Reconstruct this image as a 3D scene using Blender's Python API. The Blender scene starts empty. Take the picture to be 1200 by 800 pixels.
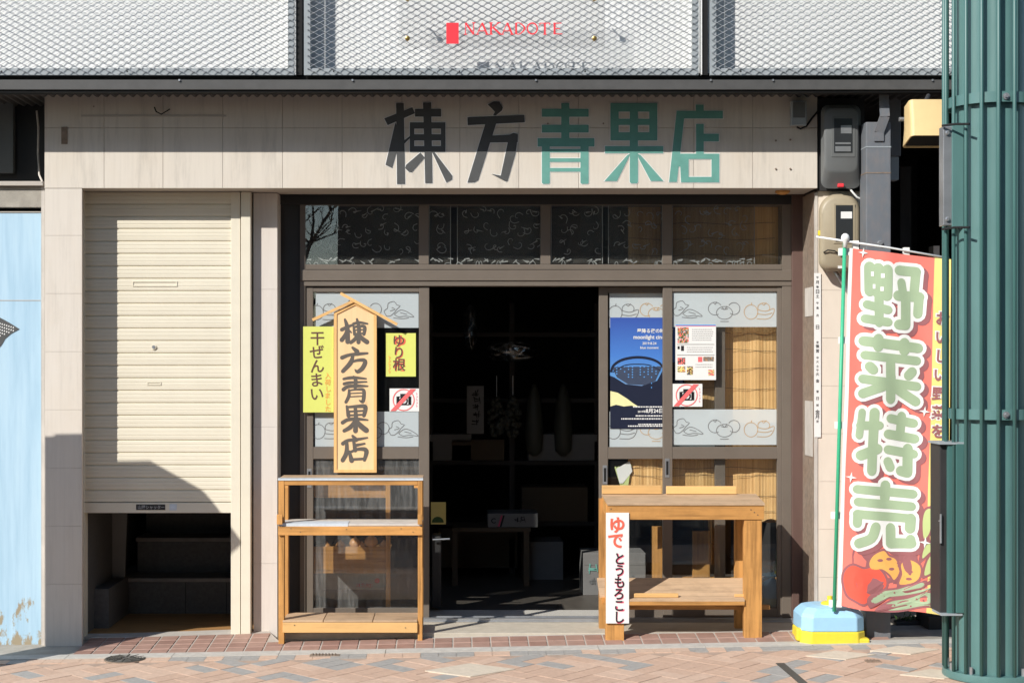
import bpy, bmesh, math, random
from mathutils import Vector, Matrix
random.seed(11)
R = math.radians
scene = bpy.context.scene
COL = scene.collection

# ------------------------------------------------------------------ camera
CAM = Vector((0.0, -9.0, 1.55))
cd = bpy.data.cameras.new('camera'); cam = bpy.data.objects.new('camera', cd); COL.objects.link(cam)
cam.location = CAM; cam.rotation_euler = (R(90), 0, 0)
cd.sensor_width = 36; cd.lens = 54.0; cd.shift_x = 65/1200; cd.shift_y = 25/1200
cd.clip_start = 0.1; cd.clip_end = 2000
scene.camera = cam

# ------------------------------------------------------------------ sun, sky, exposure
SUN = Vector((0.9, 1.0, -0.93)).normalized()          # the way the light travels
w = bpy.data.worlds.new('World'); scene.world = w; w.use_nodes = True
nt = w.node_tree; nt.nodes.clear()
sky = nt.nodes.new('ShaderNodeTexSky'); sky.sky_type = 'NISHITA'; sky.sun_disc = False
sky.sun_elevation = math.asin(-SUN.z); sky.sun_rotation = math.atan2(-SUN.x, -SUN.y)
sky.air_density = 1.0; sky.dust_density = 0.3; sky.ozone_density = 1.0
bg = nt.nodes.new('ShaderNodeBackground'); bg.inputs['Strength'].default_value = 0.14
wo = nt.nodes.new('ShaderNodeOutputWorld')
nt.links.new(sky.outputs[0], bg.inputs[0]); nt.links.new(bg.outputs[0], wo.inputs[0])
sl = bpy.data.lights.new('sun', 'SUN'); sl.energy = 4.0; sl.angle = R(0.5); sl.color = (1.0, 0.965, 0.91)
so = bpy.data.objects.new('sun', sl); COL.objects.link(so); so.location = (-9, -10, 10)
so.rotation_euler = SUN.to_track_quat('-Z', 'Y').to_euler()
scene.view_settings.view_transform = 'Standard'; scene.view_settings.look = 'None'
scene.view_settings.exposure = 0.52; scene.view_settings.gamma = 1.0
scene.view_settings.use_curve_mapping = False
scene.render.engine = 'CYCLES'
scene.cycles.max_bounces = 8; scene.cycles.transparent_max_bounces = 24

# ------------------------------------------------------------------ measuring the photograph
def X(px, Y): return (px-535)*(Y+9)/1800
def Z(py, Y): return 1.55-(py-425)*(Y+9)/1800
def at(px, py, Y): return Vector((X(px, Y), Y, Z(py, Y)))

# ------------------------------------------------------------------ materials
def newmat(name):
    m = bpy.data.materials.new(name); m.use_nodes = True
    n = m.node_tree; n.nodes.clear()
    out = n.nodes.new('ShaderNodeOutputMaterial')
    return m, n, out
def N(n, t, **kw):
    x = n.nodes.new(t)
    for k, v in kw.items():
        if k in x.inputs.keys(): x.inputs[k].default_value = v
        else: setattr(x, k, v)
    return x
def L(n, a, b): n.links.new(a, b)
def coords(n, scale=(1, 1, 1), which='Object', rot=(0, 0, 0)):
    tc = n.nodes.new('ShaderNodeTexCoord'); mp = n.nodes.new('ShaderNodeMapping')
    mp.inputs['Scale'].default_value = scale; mp.inputs['Rotation'].default_value = rot
    L(n, tc.outputs[which], mp.inputs[0]); return mp.outputs[0]
def ramp(n, fac, stops):
    r = n.nodes.new('ShaderNodeValToRGB'); e = r.color_ramp.elements
    while len(e) < len(stops): e.new(0.5)
    for i, (p, c) in enumerate(stops): e[i].position = p; e[i].color = (*c, 1)
    L(n, fac, r.inputs[0]); return r.outputs[0]
def mixc(n, fac, a, b, mode='MIX'):
    m = n.nodes.new('ShaderNodeMix'); m.data_type = 'RGBA'; m.blend_type = mode
    for s, i in ((fac, 0), (a, 6), (b, 7)):
        if isinstance(s, (int, float)): m.inputs[i].default_value = s
        elif isinstance(s, tuple): m.inputs[i].default_value = (*s, 1)
        else: L(n, s, m.inputs[i])
    return m.outputs[2]
def noise(n, vec, scale, detail=4, rough=0.55):
    t = N(n, 'ShaderNodeTexNoise', Scale=scale, Detail=detail, Roughness=rough); L(n, vec, t.inputs['Vector']); return t.outputs[0]
def bump(n, h, strength, dist=0.01):
    b = N(n, 'ShaderNodeBump', Strength=strength, Distance=dist); L(n, h, b.inputs['Height']); return b.outputs[0]
def sc(c, k): return tuple(min(1, v*k) for v in c)
def mat(name, col, rough=0.6, var=0.12, scale=(3, 3, 3), ns=4.0, bmp=0.0, metal=0.0, spec=0.4, dirt=0.0, dirtcol=(0.1, 0.09, 0.08), dscale=(1, 1, 1)):
    m, n, out = newmat(name)
    b = N(n, 'ShaderNodeBsdfPrincipled', Roughness=rough, Metallic=metal)
    b.inputs['Specular IOR Level'].default_value = spec
    v = coords(n, scale)
    f = noise(n, v, ns, 5, 0.6)
    c = ramp(n, f, [(0.25, sc(col, 1-var)), (0.75, sc(col, 1+var))])
    if dirt > 0:
        f2 = noise(n, coords(n, dscale), 2.2, 7, 0.68)
        k = ramp(n, f2, [(0.45, (0, 0, 0)), (0.78, (dirt, dirt, dirt))])
        c = mixc(n, k, c, dirtcol)
    L(n, c, b.inputs['Base Color'])
    rr = N(n, 'ShaderNodeMapRange'); rr.inputs[3].default_value = max(0.03, rough-0.08); rr.inputs[4].default_value = min(1, rough+0.1)
    L(n, f, rr.inputs[0]); L(n, rr.outputs[0], b.inputs['Roughness'])
    if bmp: L(n, bump(n, noise(n, coords(n, scale), ns*9, 4), bmp, 0.004), b.inputs['Normal'])
    L(n, b.outputs[0], out.inputs[0]); return m
def woodmat(name, col, axis='X', contrast=0.3, dark=None, rough=0.6, dirt=0.25):
    m, n, out = newmat(name)
    b = N(n, 'ShaderNodeBsdfPrincipled', Roughness=rough); b.inputs['Specular IOR Level'].default_value = 0.3
    s = {'X': (1.6, 26, 26), 'Y': (26, 1.6, 26), 'Z': (26, 26, 1.6)}[axis]
    oi = n.nodes.new('ShaderNodeObjectInfo')
    v = coords(n, s)
    add = N(n, 'ShaderNodeVectorMath', operation='ADD'); L(n, v, add.inputs[0])
    mul = N(n, 'ShaderNodeMath', operation='MULTIPLY'); mul.inputs[1].default_value = 37.0; L(n, oi.outputs['Random'], mul.inputs[0])
    L(n, mul.outputs[0], add.inputs[1])
    f = noise(n, add.outputs[0], 1.6, 6, 0.6)
    dk = dark or sc(col, 1-contrast*1.3)
    c = ramp(n, f, [(0.28, dk), (0.5, col), (0.75, sc(col, 1+contrast*0.5))])
    s2 = {'X': (2.2, 9, 9), 'Y': (9, 2.2, 9), 'Z': (9, 9, 2.2)}[axis]
    kn = N(n, 'ShaderNodeTexVoronoi', Scale=1.0); L(n, coords(n, s2), kn.inputs['Vector'])
    kk = ramp(n, kn.outputs['Distance'], [(0.03, (0.75, 0.75, 0.75)), (0.12, (0, 0, 0))])
    c = mixc(n, kk, c, sc(dk, 0.55))
    if dirt:
        d = ramp(n, noise(n, coords(n, (2.5, 2.5, 2.5)), 2.5, 7, 0.7), [(0.45, (0, 0, 0)), (0.8, (dirt*1.6,)*3)])
        c = mixc(n, d, c, sc(col, 0.42))
    hv = N(n, 'ShaderNodeHueSaturation'); L(n, c, hv.inputs['Color'])
    mr = N(n, 'ShaderNodeMapRange'); mr.inputs[3].default_value = 0.85; mr.inputs[4].default_value = 1.12
    L(n, oi.outputs['Random'], mr.inputs[0]); L(n, mr.outputs[0], hv.inputs['Value'])
    L(n, hv.outputs[0], b.inputs['Base Color']); L(n, bump(n, f, 0.25, 0.003), b.inputs['Normal'])
    L(n, b.outputs[0], out.inputs[0]); return m
def glassmat(name, tint=(0.955, 0.965, 0.96), dust=0.0, ior=1.5, refl=1.0):
    m, n, out = newmat(name)
    t = N(n, 'ShaderNodeBsdfTransparent'); t.inputs[0].default_value = (*tint, 1)
    g = N(n, 'ShaderNodeBsdfGlossy'); g.inputs['Roughness'].default_value = 0.0; g.inputs[0].default_value = (refl, refl, refl, 1)
    ge = n.nodes.new('ShaderNodeNewGeometry'); dp = N(n, 'ShaderNodeVectorMath', operation='DOT_PRODUCT'); L(n, ge.outputs['Incoming'], dp.inputs[0]); L(n, ge.outputs['Normal'], dp.inputs[1])
    ab = N(n, 'ShaderNodeMath', operation='ABSOLUTE'); L(n, dp.outputs['Value'], ab.inputs[0])
    om = N(n, 'ShaderNodeMath', operation='SUBTRACT'); om.inputs[0].default_value = 1.0; L(n, ab.outputs[0], om.inputs[1])
    pw = N(n, 'ShaderNodeMath', operation='POWER'); L(n, om.outputs[0], pw.inputs[0]); pw.inputs[1].default_value = 5.0
    f0 = ((ior-1)/(ior+1))**2
    fr = N(n, 'ShaderNodeMath', operation='MULTIPLY_ADD'); L(n, pw.outputs[0], fr.inputs[0]); fr.inputs[1].default_value = 1-f0; fr.inputs[2].default_value = f0
    wv = noise(n, coords(n, (1, 1, 1)), 1.3, 1)
    L(n, bump(n, wv, 0.05, 0.02), g.inputs['Normal'])
    mx = n.nodes.new('ShaderNodeMixShader'); L(n, fr.outputs[0], mx.inputs[0]); L(n, t.outputs[0], mx.inputs[1]); L(n, g.outputs[0], mx.inputs[2])
    last = mx.outputs[0]
    if dust:
        d = N(n, 'ShaderNodeBsdfDiffuse'); d.inputs[0].default_value = (0.6, 0.6, 0.58, 1)
        f = ramp(n, noise(n, coords(n, (14, 14, 2.2)), 3.0, 7, 0.7), [(0.42, (dust*0.3,)*3), (0.75, (dust,)*3)])
        m2 = n.nodes.new('ShaderNodeMixShader'); L(n, f, m2.inputs[0]); L(n, last, m2.inputs[1]); L(n, d.outputs[0], m2.inputs[2]); last = m2.outputs[0]
    L(n, last, out.inputs[0]); return m
def stonemat(name, col, grime=0.35):
    m, n, out = newmat(name)
    b = N(n, 'ShaderNodeBsdfPrincipled', Roughness=0.75); b.inputs['Specular IOR Level'].default_value = 0.25
    f = noise(n, coords(n, (55, 20, 2.2)), 1.0, 5, 0.6)
    c = ramp(n, f, [(0.25, sc(col, 0.93)), (0.5, col), (0.8, sc(col, 1.04))])
    f2 = noise(n, coords(n, (1.3, 1.3, 0.9)), 1.6, 6, 0.65)
    c = mixc(n, ramp(n, f2, [(0.45, (0, 0, 0)), (0.75, (0.5, 0.5, 0.5))]), c, (col[0]*0.92, col[1]*0.86, col[2]*0.78))
    f3 = noise(n, coords(n, (9, 9, 1.1)), 1.7, 8, 0.7)
    c = mixc(n, ramp(n, f3, [(0.52, (0, 0, 0)), (0.85, (grime,)*3)]), c, (0.16, 0.145, 0.13))
    L(n, c, b.inputs['Base Color']); L(n, bump(n, f, 0.12, 0.002), b.inputs['Normal'])
    L(n, b.outputs[0], out.inputs[0]); return m
def plain(name, col, rough=0.7, spec=0.25):
    return mat(name, col, rough, 0.05, (6, 6, 6), 5.0, 0, 0, spec)

M = {}
M['stone'] = stonemat('travertine', (0.605, 0.55, 0.48), 0.24)
M['stone_fascia'] = stonemat('travertine fascia', (0.605, 0.55, 0.475), 0.42)
M['stone_pink'] = stonemat('pinkish stone', (0.62, 0.565, 0.51), 0.12)
M['joint'] = plain('joint mortar', (0.44, 0.40, 0.35))
M['shutter'] = mat('cream shutter enamel', (0.68, 0.625, 0.50), 0.45, 0.04, (1, 1, 4), 2, dirt=0.1, dirtcol=(0.4, 0.35, 0.28), dscale=(2, 2, 1))
M['frame'] = mat('grey brown anodised aluminium', (0.145, 0.119, 0.095), 0.42, 0.06, (2, 2, 2), 3, spec=0.5, dirt=0.15, dirtcol=(0.11, 0.095, 0.08))
M['frame_dark'] = mat('dark jamb', (0.030, 0.029, 0.029), 0.5, 0.1)
M['pillar'] = mat('brown painted pillar', (0.115, 0.068, 0.055), 0.55, 0.1, (5, 5, 1), 3)
M['charcoal'] = mat('charcoal steel', (0.30, 0.33, 0.345), 0.5, 0.08, (2, 2, 2), 3, dirt=0.2)
M['black'] = plain('matt black', (0.012, 0.012, 0.012))
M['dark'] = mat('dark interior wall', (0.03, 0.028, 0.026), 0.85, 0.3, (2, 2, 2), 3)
M['soffit'] = mat('soffit steel', (0.07, 0.068, 0.065), 0.6, 0.15)
M['mesh'] = mat('pale expanded metal', (0.27, 0.28, 0.285), 0.5, 0.04)
M['panel'] = mat('white panel', (0.76, 0.76, 0.74), 0.6, 0.03, (1, 1, 1), 1)
M['blue'] = None
M['concrete'] = mat('weathered concrete', (0.34, 0.31, 0.26), 0.85, 0.2, (3, 3, 3), 4, 0.4, dirt=0.5)
M['plaster'] = mat('pale plaster', (0.52, 0.48, 0.43), 0.8, 0.15, (4, 4, 1.5), 4, 0.2, dirt=0.35)
M['beige'] = mat('beige wall panel', (0.68, 0.60, 0.50), 0.6, 0.05, (3, 3, 0.7), 3, dirt=0.12, dirtcol=(0.3, 0.26, 0.2))
WC = (0.53, 0.262, 0.078)
for a in 'XYZ':
    M['wood'+a] = woodmat('orange pine '+a, WC, a, 0.36, dirt=0.32)
    M['pale'+a] = woodmat('pale planed pine '+a, (0.70, 0.42, 0.165), a, 0.16, dirt=0.12)
    M['worn'+a] = woodmat('worn grey plywood '+a, (0.50, 0.345, 0.215), a, 0.20, dirt=0.4)
M['plaque'] = woodmat('plaque cedar', (0.76, 0.51, 0.275), 'Z', 0.06, dirt=0.0)
M['tape'] = mat('blue grey weather tape', (0.55, 0.60, 0.64), 0.5, 0.1, (9, 9, 9), 4, dirt=0.3, dirtcol=(0.35, 0.36, 0.37))
M['glass'] = glassmat('window glass', dust=0.012)
M['glass_clear'] = glassmat('acrylic', (0.955, 0.955, 0.955), dust=0.03)
M['glass_dusty'] = glassmat('dusty door glass', dust=0.16)
def filmmat():
    m, n, out = newmat('frosted window film')
    d = N(n, 'ShaderNodeBsdfDiffuse'); d.inputs[0].default_value = (0.60, 0.66, 0.67, 1)
    tl = N(n, 'ShaderNodeBsdfTranslucent'); tl.inputs[0].default_value = (0.75, 0.8, 0.8, 1)
    t = N(n, 'ShaderNodeBsdfTransparent')
    a = n.nodes.new('ShaderNodeMixShader'); a.inputs[0].default_value = 0.18; L(n, d.outputs[0], a.inputs[1]); L(n, tl.outputs[0], a.inputs[2])
    b = n.nodes.new('ShaderNodeMixShader'); b.inputs[0].default_value = 0.16; L(n, a.outputs[0], b.inputs[1]); L(n, t.outputs[0], b.inputs[2])
    L(n, b.outputs[0], out.inputs[0]); return m
M['film'] = filmmat()
M['lineart'] = plain('grey line print', (0.16, 0.16, 0.16))
M['lineart_o'] = plain('ochre line print', (0.45, 0.30, 0.16))
M['paper'] = mat('white paper', (0.73, 0.72, 0.69), 0.7, 0.02)
M['yellow_paper'] = mat('lemon yellow paper', (0.63, 0.655, 0.15), 0.7, 0.03)
M['ink'] = plain('brown black ink', (0.13, 0.065, 0.05))
M['ink_red'] = plain('red ink', (0.75, 0.13, 0.08))
M['ink_orange'] = plain('orange ink', (0.80, 0.33, 0.08))
M['ink_pink'] = plain('pink ink', (0.72, 0.10, 0.18))
M['ink_black'] = plain('black ink', (0.02, 0.018, 0.02))
M['plaque_ink'] = plain('plaque lettering', (0.115, 0.10, 0.085))
M['sign_grey'] = mat('weathered black paint', (0.07, 0.071, 0.07), 0.6, 0.15, (3, 3, 3), 4)
M['sign_green'] = mat('weathered green paint', (0.12, 0.31, 0.26), 0.6, 0.12, (3, 3, 3), 4)
M['sign_white'] = plain('white paint edge', (0.72, 0.71, 0.68))
M['red_print'] = plain('red print', (0.80, 0.045, 0.06))
M['pink_red'] = plain('coral red print', (0.82, 0.14, 0.14))
M['steel'] = mat('galvanised steel', (0.42, 0.43, 0.44), 0.35, 0.1, metal=0.7)
M['brass'] = mat('brass', (0.55, 0.36, 0.12), 0.3, 0.1, metal=0.9)
M['green'] = mat('arcade green enamel', (0.088, 0.185, 0.175), 0.36, 0.07, (4, 4, 1), 3, spec=0.5, dirt=0.12, dirtcol=(0.03, 0.07, 0.065), dscale=(6, 6, 1))
M['green_shade'] = mat('arcade green enamel shade', (0.055, 0.14, 0.128), 0.42, 0.07, (4, 4, 1), 3, spec=0.5, dirt=0.12, dirtcol=(0.03, 0.07, 0.065), dscale=(6, 6, 1))  # same enamel as the core, darkened as if in shade
M['meter_grey'] = mat('grey meter casing', (0.125, 0.13, 0.128), 0.42, 0.06, dirt=0.25)
M['meter_tan'] = mat('tan meter casing', (0.34, 0.285, 0.195), 0.45, 0.06, dirt=0.25)
M['meter_face'] = plain('meter face', (0.03, 0.032, 0.034), 0.15, 0.5)
M['white_plastic'] = plain('white plastic', (0.78, 0.78, 0.75), 0.4, 0.4)
M['rust'] = mat('rusty bracket', (0.22, 0.17, 0.13), 0.7, 0.35, (8, 8, 8), 4, dirt=0.4, dirtcol=(0.25, 0.12, 0.05))
M['post_grey'] = mat('chipped grey post paint', (0.135, 0.147, 0.162), 0.55, 0.07, (3, 3, 3), 3, dirt=0.25, dirtcol=(0.32, 0.22, 0.17), dscale=(14, 14, 6))
M['speaker'] = mat('cream yellow speaker plastic', (0.66, 0.485, 0.235), 0.5, 0.04)
M['cloth_red'] = mat('banner red cloth', (0.82, 0.20, 0.155), 0.85, 0.04)
M['cloth_yellow'] = mat('banner yellow cloth', (0.86, 0.68, 0.22), 0.85, 0.04)
M['cloth_white'] = mat('banner white cloth', (0.83, 0.82, 0.77), 0.85, 0.02)
M['cloth_sage'] = mat('banner sage print', (0.36, 0.46, 0.29), 0.85, 0.04)
M['cloth_maroon'] = mat('banner maroon print', (0.32, 0.12, 0.125), 0.85, 0.04)
M['cloth_tomato'] = mat('banner tomato print', (0.83, 0.11, 0.07), 0.85, 0.04)
M['cloth_orange'] = mat('banner orange print', (0.84, 0.42, 0.11), 0.85, 0.04)
M['cloth_leaf'] = mat('banner leaf print', (0.52, 0.60, 0.25), 0.85, 0.04)
M['pole_green'] = plain('banner pole green', (0.05, 0.42, 0.22), 0.4, 0.4)
M['tank_blue'] = mat('sky blue plastic', (0.33, 0.57, 0.75), 0.42, 0.04, spec=0.5, dirt=0.28, dirtcol=(0.25, 0.36, 0.42), dscale=(5, 5, 5))
M['tank_yellow'] = mat('yellow plastic', (0.76, 0.61, 0.045), 0.45, 0.05, spec=0.4, dirt=0.35, dirtcol=(0.35, 0.27, 0.06), dscale=(6, 6, 6))
M['tile'] = mat('brick red floor tile', (0.335, 0.205, 0.16), 0.6, 0.14, (5, 5, 5), 3, 0.1, dirt=0.3, dirtcol=(0.34, 0.26, 0.2))
M['tile2'] = mat('darker brick red floor tile', (0.285, 0.165, 0.128), 0.6, 0.14, (5, 5, 5), 3, 0.1, dirt=0.3, dirtcol=(0.34, 0.26, 0.2))
M['grout'] = mat('pale grout', (0.42, 0.38, 0.33), 0.9, 0.12)
M['kerb'] = mat('kerb concrete', (0.46, 0.43, 0.38), 0.9, 0.15, (4, 4, 4), 5, 0.3)
M['paver_pink'] = mat('pink paver', (0.505, 0.345, 0.25), 0.9, 0.13, (7, 7, 7), 5, 0.5, dirt=0.25, dirtcol=(0.34, 0.25, 0.2))
M['paver_pink2'] = mat('pale pink paver', (0.545, 0.385, 0.285), 0.9, 0.13, (7, 7, 7), 5, 0.5, dirt=0.25, dirtcol=(0.36, 0.27, 0.2))
M['paver_grey'] = mat('blue grey paver', (0.325, 0.308, 0.282), 0.9, 0.15, (7, 7, 7), 5, 0.5)
M['paver_cream'] = mat('cream paver', (0.56, 0.48, 0.375), 0.9, 0.12, (7, 7, 7), 5, 0.4)
M['paver_joint'] = mat('paver joint sand', (0.38, 0.28, 0.215), 0.95, 0.2)
M['asphalt'] = mat('asphalt', (0.05, 0.05, 0.05), 0.9, 0.25, (1, 1, 1), 6, 0.4)
M['iron'] = mat('cast iron', (0.075, 0.07, 0.06), 0.6, 0.3, (9, 9, 9), 4, 0.3)
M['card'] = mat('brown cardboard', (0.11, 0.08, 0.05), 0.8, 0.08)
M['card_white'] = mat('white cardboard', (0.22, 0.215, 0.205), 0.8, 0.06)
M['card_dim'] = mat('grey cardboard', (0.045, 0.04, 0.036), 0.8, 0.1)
M['onion'] = mat('onion skin', (0.55, 0.27, 0.10), 0.35, 0.25, (9, 9, 3), 3)
M['leaf'] = mat('vegetable leaf', (0.06, 0.12, 0.03), 0.6, 0.3)
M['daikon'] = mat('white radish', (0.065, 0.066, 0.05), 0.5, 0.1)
M['bagplastic'] = glassmat('clear plastic bag', (0.8, 0.82, 0.84), dust=0.008, ior=2.2)
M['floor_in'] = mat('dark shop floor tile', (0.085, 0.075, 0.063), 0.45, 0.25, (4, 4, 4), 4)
M['mat_white'] = mat('grey ribbed mat', (0.40, 0.385, 0.35), 0.85, 0.2, (20, 20, 20), 8)
M['sill'] = mat('cream sill concrete', (0.46, 0.41, 0.33), 0.85, 0.12, (4, 4, 4), 4)
M['lace'] = plain('white lace', (0.27, 0.27, 0.26), 0.8)
M['riser'] = mat('dark granite riser', (0.10, 0.095, 0.088), 0.6, 0.25, (8, 8, 8), 6)
M['tread'] = mat('stone tread', (0.22, 0.20, 0.18), 0.6, 0.2)
M['wood_floor'] = woodmat('entrance floor board', (0.36, 0.19, 0.07), 'X', 0.3)
M['far_wall'] = mat('far facade render', (0.33, 0.32, 0.30), 0.8, 0.1)
M['far_dark'] = mat('far facade dark', (0.09, 0.08, 0.075), 0.8, 0.2)
M['bark'] = mat('bark', (0.07, 0.055, 0.045), 0.9, 0.3)
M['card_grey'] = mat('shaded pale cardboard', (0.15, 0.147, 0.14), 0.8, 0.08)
M['wire'] = plain('black cable', (0.015, 0.015, 0.015), 0.5)

def bluemat():
    m, n, out = newmat('weathered pale blue paint')
    b = N(n, 'ShaderNodeBsdfPrincipled', Roughness=0.6); b.inputs['Specular IOR Level'].default_value = 0.3
    f = noise(n, coords(n, (18, 18, 1.3)), 1.2, 5, 0.6)
    c = ramp(n, f, [(0.25, (0.30, 0.46, 0.58)), (0.55, (0.40, 0.56, 0.67)), (0.8, (0.47, 0.62, 0.70))])
    # peeled and rusted foot of the sheet
    tc = n.nodes.new('ShaderNodeTexCoord'); sx = n.nodes.new('ShaderNodeSeparateXYZ'); L(n, tc.outputs['Object'], sx.inputs[0])
    f2 = noise(n, coords(n, (7, 7, 3)), 1.6, 7, 0.7)
    mr = N(n, 'ShaderNodeMapRange'); mr.inputs[1].default_value = 0.0; mr.inputs[2].default_value = 0.62; mr.inputs[3].default_value = 0.20; mr.inputs[4].default_value = -0.20
    L(n, sx.outputs[2], mr.inputs[0])
    ad = N(n, 'ShaderNodeMath', operation='ADD'); L(n, f2, ad.inputs[0]); L(n, mr.outputs[0], ad.inputs[1])
    k = ramp(n, ad.outputs[0], [(0.60, (0, 0, 0)), (0.66, (1, 1, 1))])
    c = mixc(n, k, c, (0.31, 0.255, 0.17))
    L(n, c, b.inputs['Base Color']); L(n, bump(n, f2, 0.15, 0.004), b.inputs['Normal'])
    L(n, b.outputs[0], out.inputs[0]); return m
M['blue'] = bluemat()
def skyprint():
    m, n, out = newmat('printed night sky')
    b = N(n, 'ShaderNodeBsdfPrincipled', Roughness=0.5)
    tc = n.nodes.new('ShaderNodeTexCoord'); sx = n.nodes.new('ShaderNodeSeparateXYZ'); L(n, tc.outputs['Generated'], sx.inputs[0])
    c = ramp(n, sx.outputs[2], [(0.0, (0.02, 0.025, 0.05)), (0.2, (0.75, 0.68, 0.33)), (0.30, (0.20, 0.22, 0.3)), (0.45, (0.10, 0.27, 0.55)), (0.65, (0.055, 0.18, 0.52)), (1.0, (0.03, 0.075, 0.33))])
    L(n, c, b.inputs['Base Color']); L(n, b.outputs[0], out.inputs[0]); return m
M['skyprint'] = skyprint()
M['poster_blue'] = plain('poster mid blue', (0.10, 0.30, 0.66), 0.5)
M['poster_dark'] = plain('poster dark navy', (0.012, 0.016, 0.035), 0.5)
M['poster_mid'] = plain('poster slate', (0.045, 0.06, 0.10), 0.5)
M['poster_glow'] = plain('poster yellow glow print', (0.75, 0.70, 0.36), 0.5)
def bamboomat():
    m, n, out = newmat('bamboo blind')
    b = N(n, 'ShaderNodeBsdfPrincipled', Roughness=0.6)
    f = noise(n, coords(n, (120, 30, 1.5)), 1.0, 3, 0.6)
    c = ramp(n, f, [(0.3, (0.60, 0.33, 0.115)), (0.5, (0.76, 0.455, 0.18)), (0.75, (0.84, 0.55, 0.25))])
    f2 = noise(n, coords(n, (2, 2, 2)), 2.0, 3)
    c = mixc(n, ramp(n, f2, [(0.45, (0, 0, 0)), (0.75, (0.4, 0.4, 0.4))]), c, (0.40, 0.20, 0.07))
    L(n, c, b.inputs['Base Color']); L(n, bump(n, f, 0.5, 0.004), b.inputs['Normal']); L(n, b.outputs[0], out.inputs[0]); return m
M['bamboo'] = bamboomat()

# ------------------------------------------------------------------ mesh builder
class MB:
    def __init__(s): s.v = []; s.f = []; s.mi = []; s.mats = []; s.cur = 0
    def use(s, m):
        if m not in s.mats: s.mats.append(m)
        s.cur = s.mats.index(m); return s
    def raw(s, vs, fs):
        o = len(s.v); s.v += [tuple(v) for v in vs]
        for f in fs: s.f.append([i+o for i in f]); s.mi.append(s.cur)
        return s
    def box(s, x0, x1, y0, y1, z0, z1, b=0.0, rot=None):
        x0, x1 = min(x0, x1), max(x0, x1); y0, y1 = min(y0, y1), max(y0, y1); z0, z1 = min(z0, z1), max(z0, z1)
        if b <= 0:
            vs = [(x, y, z) for x in (x0, x1) for y in (y0, y1) for z in (z0, z1)]
            fs = [(0, 1, 3, 2), (4, 6, 7, 5), (0, 4, 5, 1), (2, 3, 7, 6), (0, 2, 6, 4), (1, 5, 7, 3)]
        else:
            bm = bmesh.new(); bmesh.ops.create_cube(bm, size=1)
            for v in bm.verts: v.co = Vector((x0+(v.co.x+.5)*(x1-x0), y0+(v.co.y+.5)*(y1-y0), z0+(v.co.z+.5)*(z1-z0)))
            b = min(b, 0.45*min(x1-x0, y1-y0, z1-z0))
            bmesh.ops.bevel(bm, geom=bm.edges[:], offset=b, segments=2, profile=0.6, affect='EDGES')
            bm.verts.index_update(); vs = [v.co.copy() for v in bm.verts]; fs = [[v.index for v in f.verts] for f in bm.faces]; bm.free()
        if rot:
            c = Vector(((x0+x1)/2, (y0+y1)/2, (z0+z1)/2)); mt = Matrix.Rotation(rot[0], 3, rot[1])
            vs = [mt @ (Vector(v)-c)+c for v in vs]
        return s.raw(vs, fs)
    def pbox(s, p0, p1, y0, y1, b=0.0):               # photo rectangle at the depth of its front face
        return s.box(X(p0[0], y0), X(p1[0], y0), y0, y1, Z(p0[1], y0), Z(p1[1], y0), b)
    def hexa(s, pts): return s.raw(pts, [(0, 1, 2, 3), (7, 6, 5, 4), (0, 4, 5, 1), (1, 5, 6, 2), (2, 6, 7, 3), (3, 7, 4, 0)])
    def bar(s, a, b, wx, wy, up=Vector((0, 1, 0))):    # rectangular bar from a to b
        a = Vector(a); b = Vector(b); d = (b-a).normalized(); sx = d.cross(up).normalized(); sy = sx.cross(d).normalized()
        q = [(-1, -1), (1, -1), (1, 1), (-1, 1)]
        return s.hexa([a+sx*u*wx/2+sy*v*wy/2 for u, v in q]+[b+sx*u*wx/2+sy*v*wy/2 for u, v in q])
    def prism(s, poly, y0, y1):                        # poly of (x, z)
        n = len(poly); vs = [(x, y0, z) for x, z in poly]+[(x, y1, z) for x, z in poly]
        return s.raw(vs, [list(range(n)), list(range(2*n-1, n-1, -1))]+[(i, i+n, (i+1) % n+n, (i+1) % n) for i in range(n)])
    def tube(s, pts, r, n=10, caps=True):
        pts = [Vector(p) for p in pts]; m = len(pts)
        rs = r if isinstance(r, (list, tuple)) else [r]*m
        vs = []; fs = []; ref = None
        for i, p in enumerate(pts):
            d = (pts[min(i+1, m-1)]-pts[max(i-1, 0)]).normalized()
            if ref is None: ref = d.orthogonal().normalized()
            ref = (ref-d*ref.dot(d)).normalized(); o = d.cross(ref)
            for k in range(n):
                a = 2*math.pi*k/n; vs.append(p+(ref*math.cos(a)+o*math.sin(a))*rs[i])
        for i in range(m-1):
            for k in range(n): fs.append((i*n+k, i*n+(k+1) % n, (i+1)*n+(k+1) % n, (i+1)*n+k))
        if caps: fs += [list(range(n-1, -1, -1)), list(range((m-1)*n, m*n))]
        return s.raw(vs, fs)
    def lathe(s, prof, c, n=24, axis='Z'):             # prof of (r, h)
        vs = []; fs = []; m = len(prof)
        for r, h in prof:
            for k in range(n):
                a = 2*math.pi*k/n; p = (r*math.cos(a), r*math.sin(a), h)
                if axis == 'Y': p = (p[0], p[2], p[1])
                if axis == 'X': p = (p[2], p[0], p[1])
                vs.append(Vector(c)+Vector(p))
        for i in range(m-1):
            for k in range(n): fs.append((i*n+k, i*n+(k+1) % n, (i+1)*n+(k+1) % n, (i+1)*n+k))
        fs += [list(range(n-1, -1, -1)), list(range((m-1)*n, m*n))]
        return s.raw(vs, fs)
    def flat(s, pts): return s.raw(pts, [list(range(len(pts)))])
    # flat print: pixel polygon / stroke on a surface given by fn(px, py)
    def ppoly(s, poly, fn): return s.flat([fn(x, y) for x, y in poly])
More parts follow.
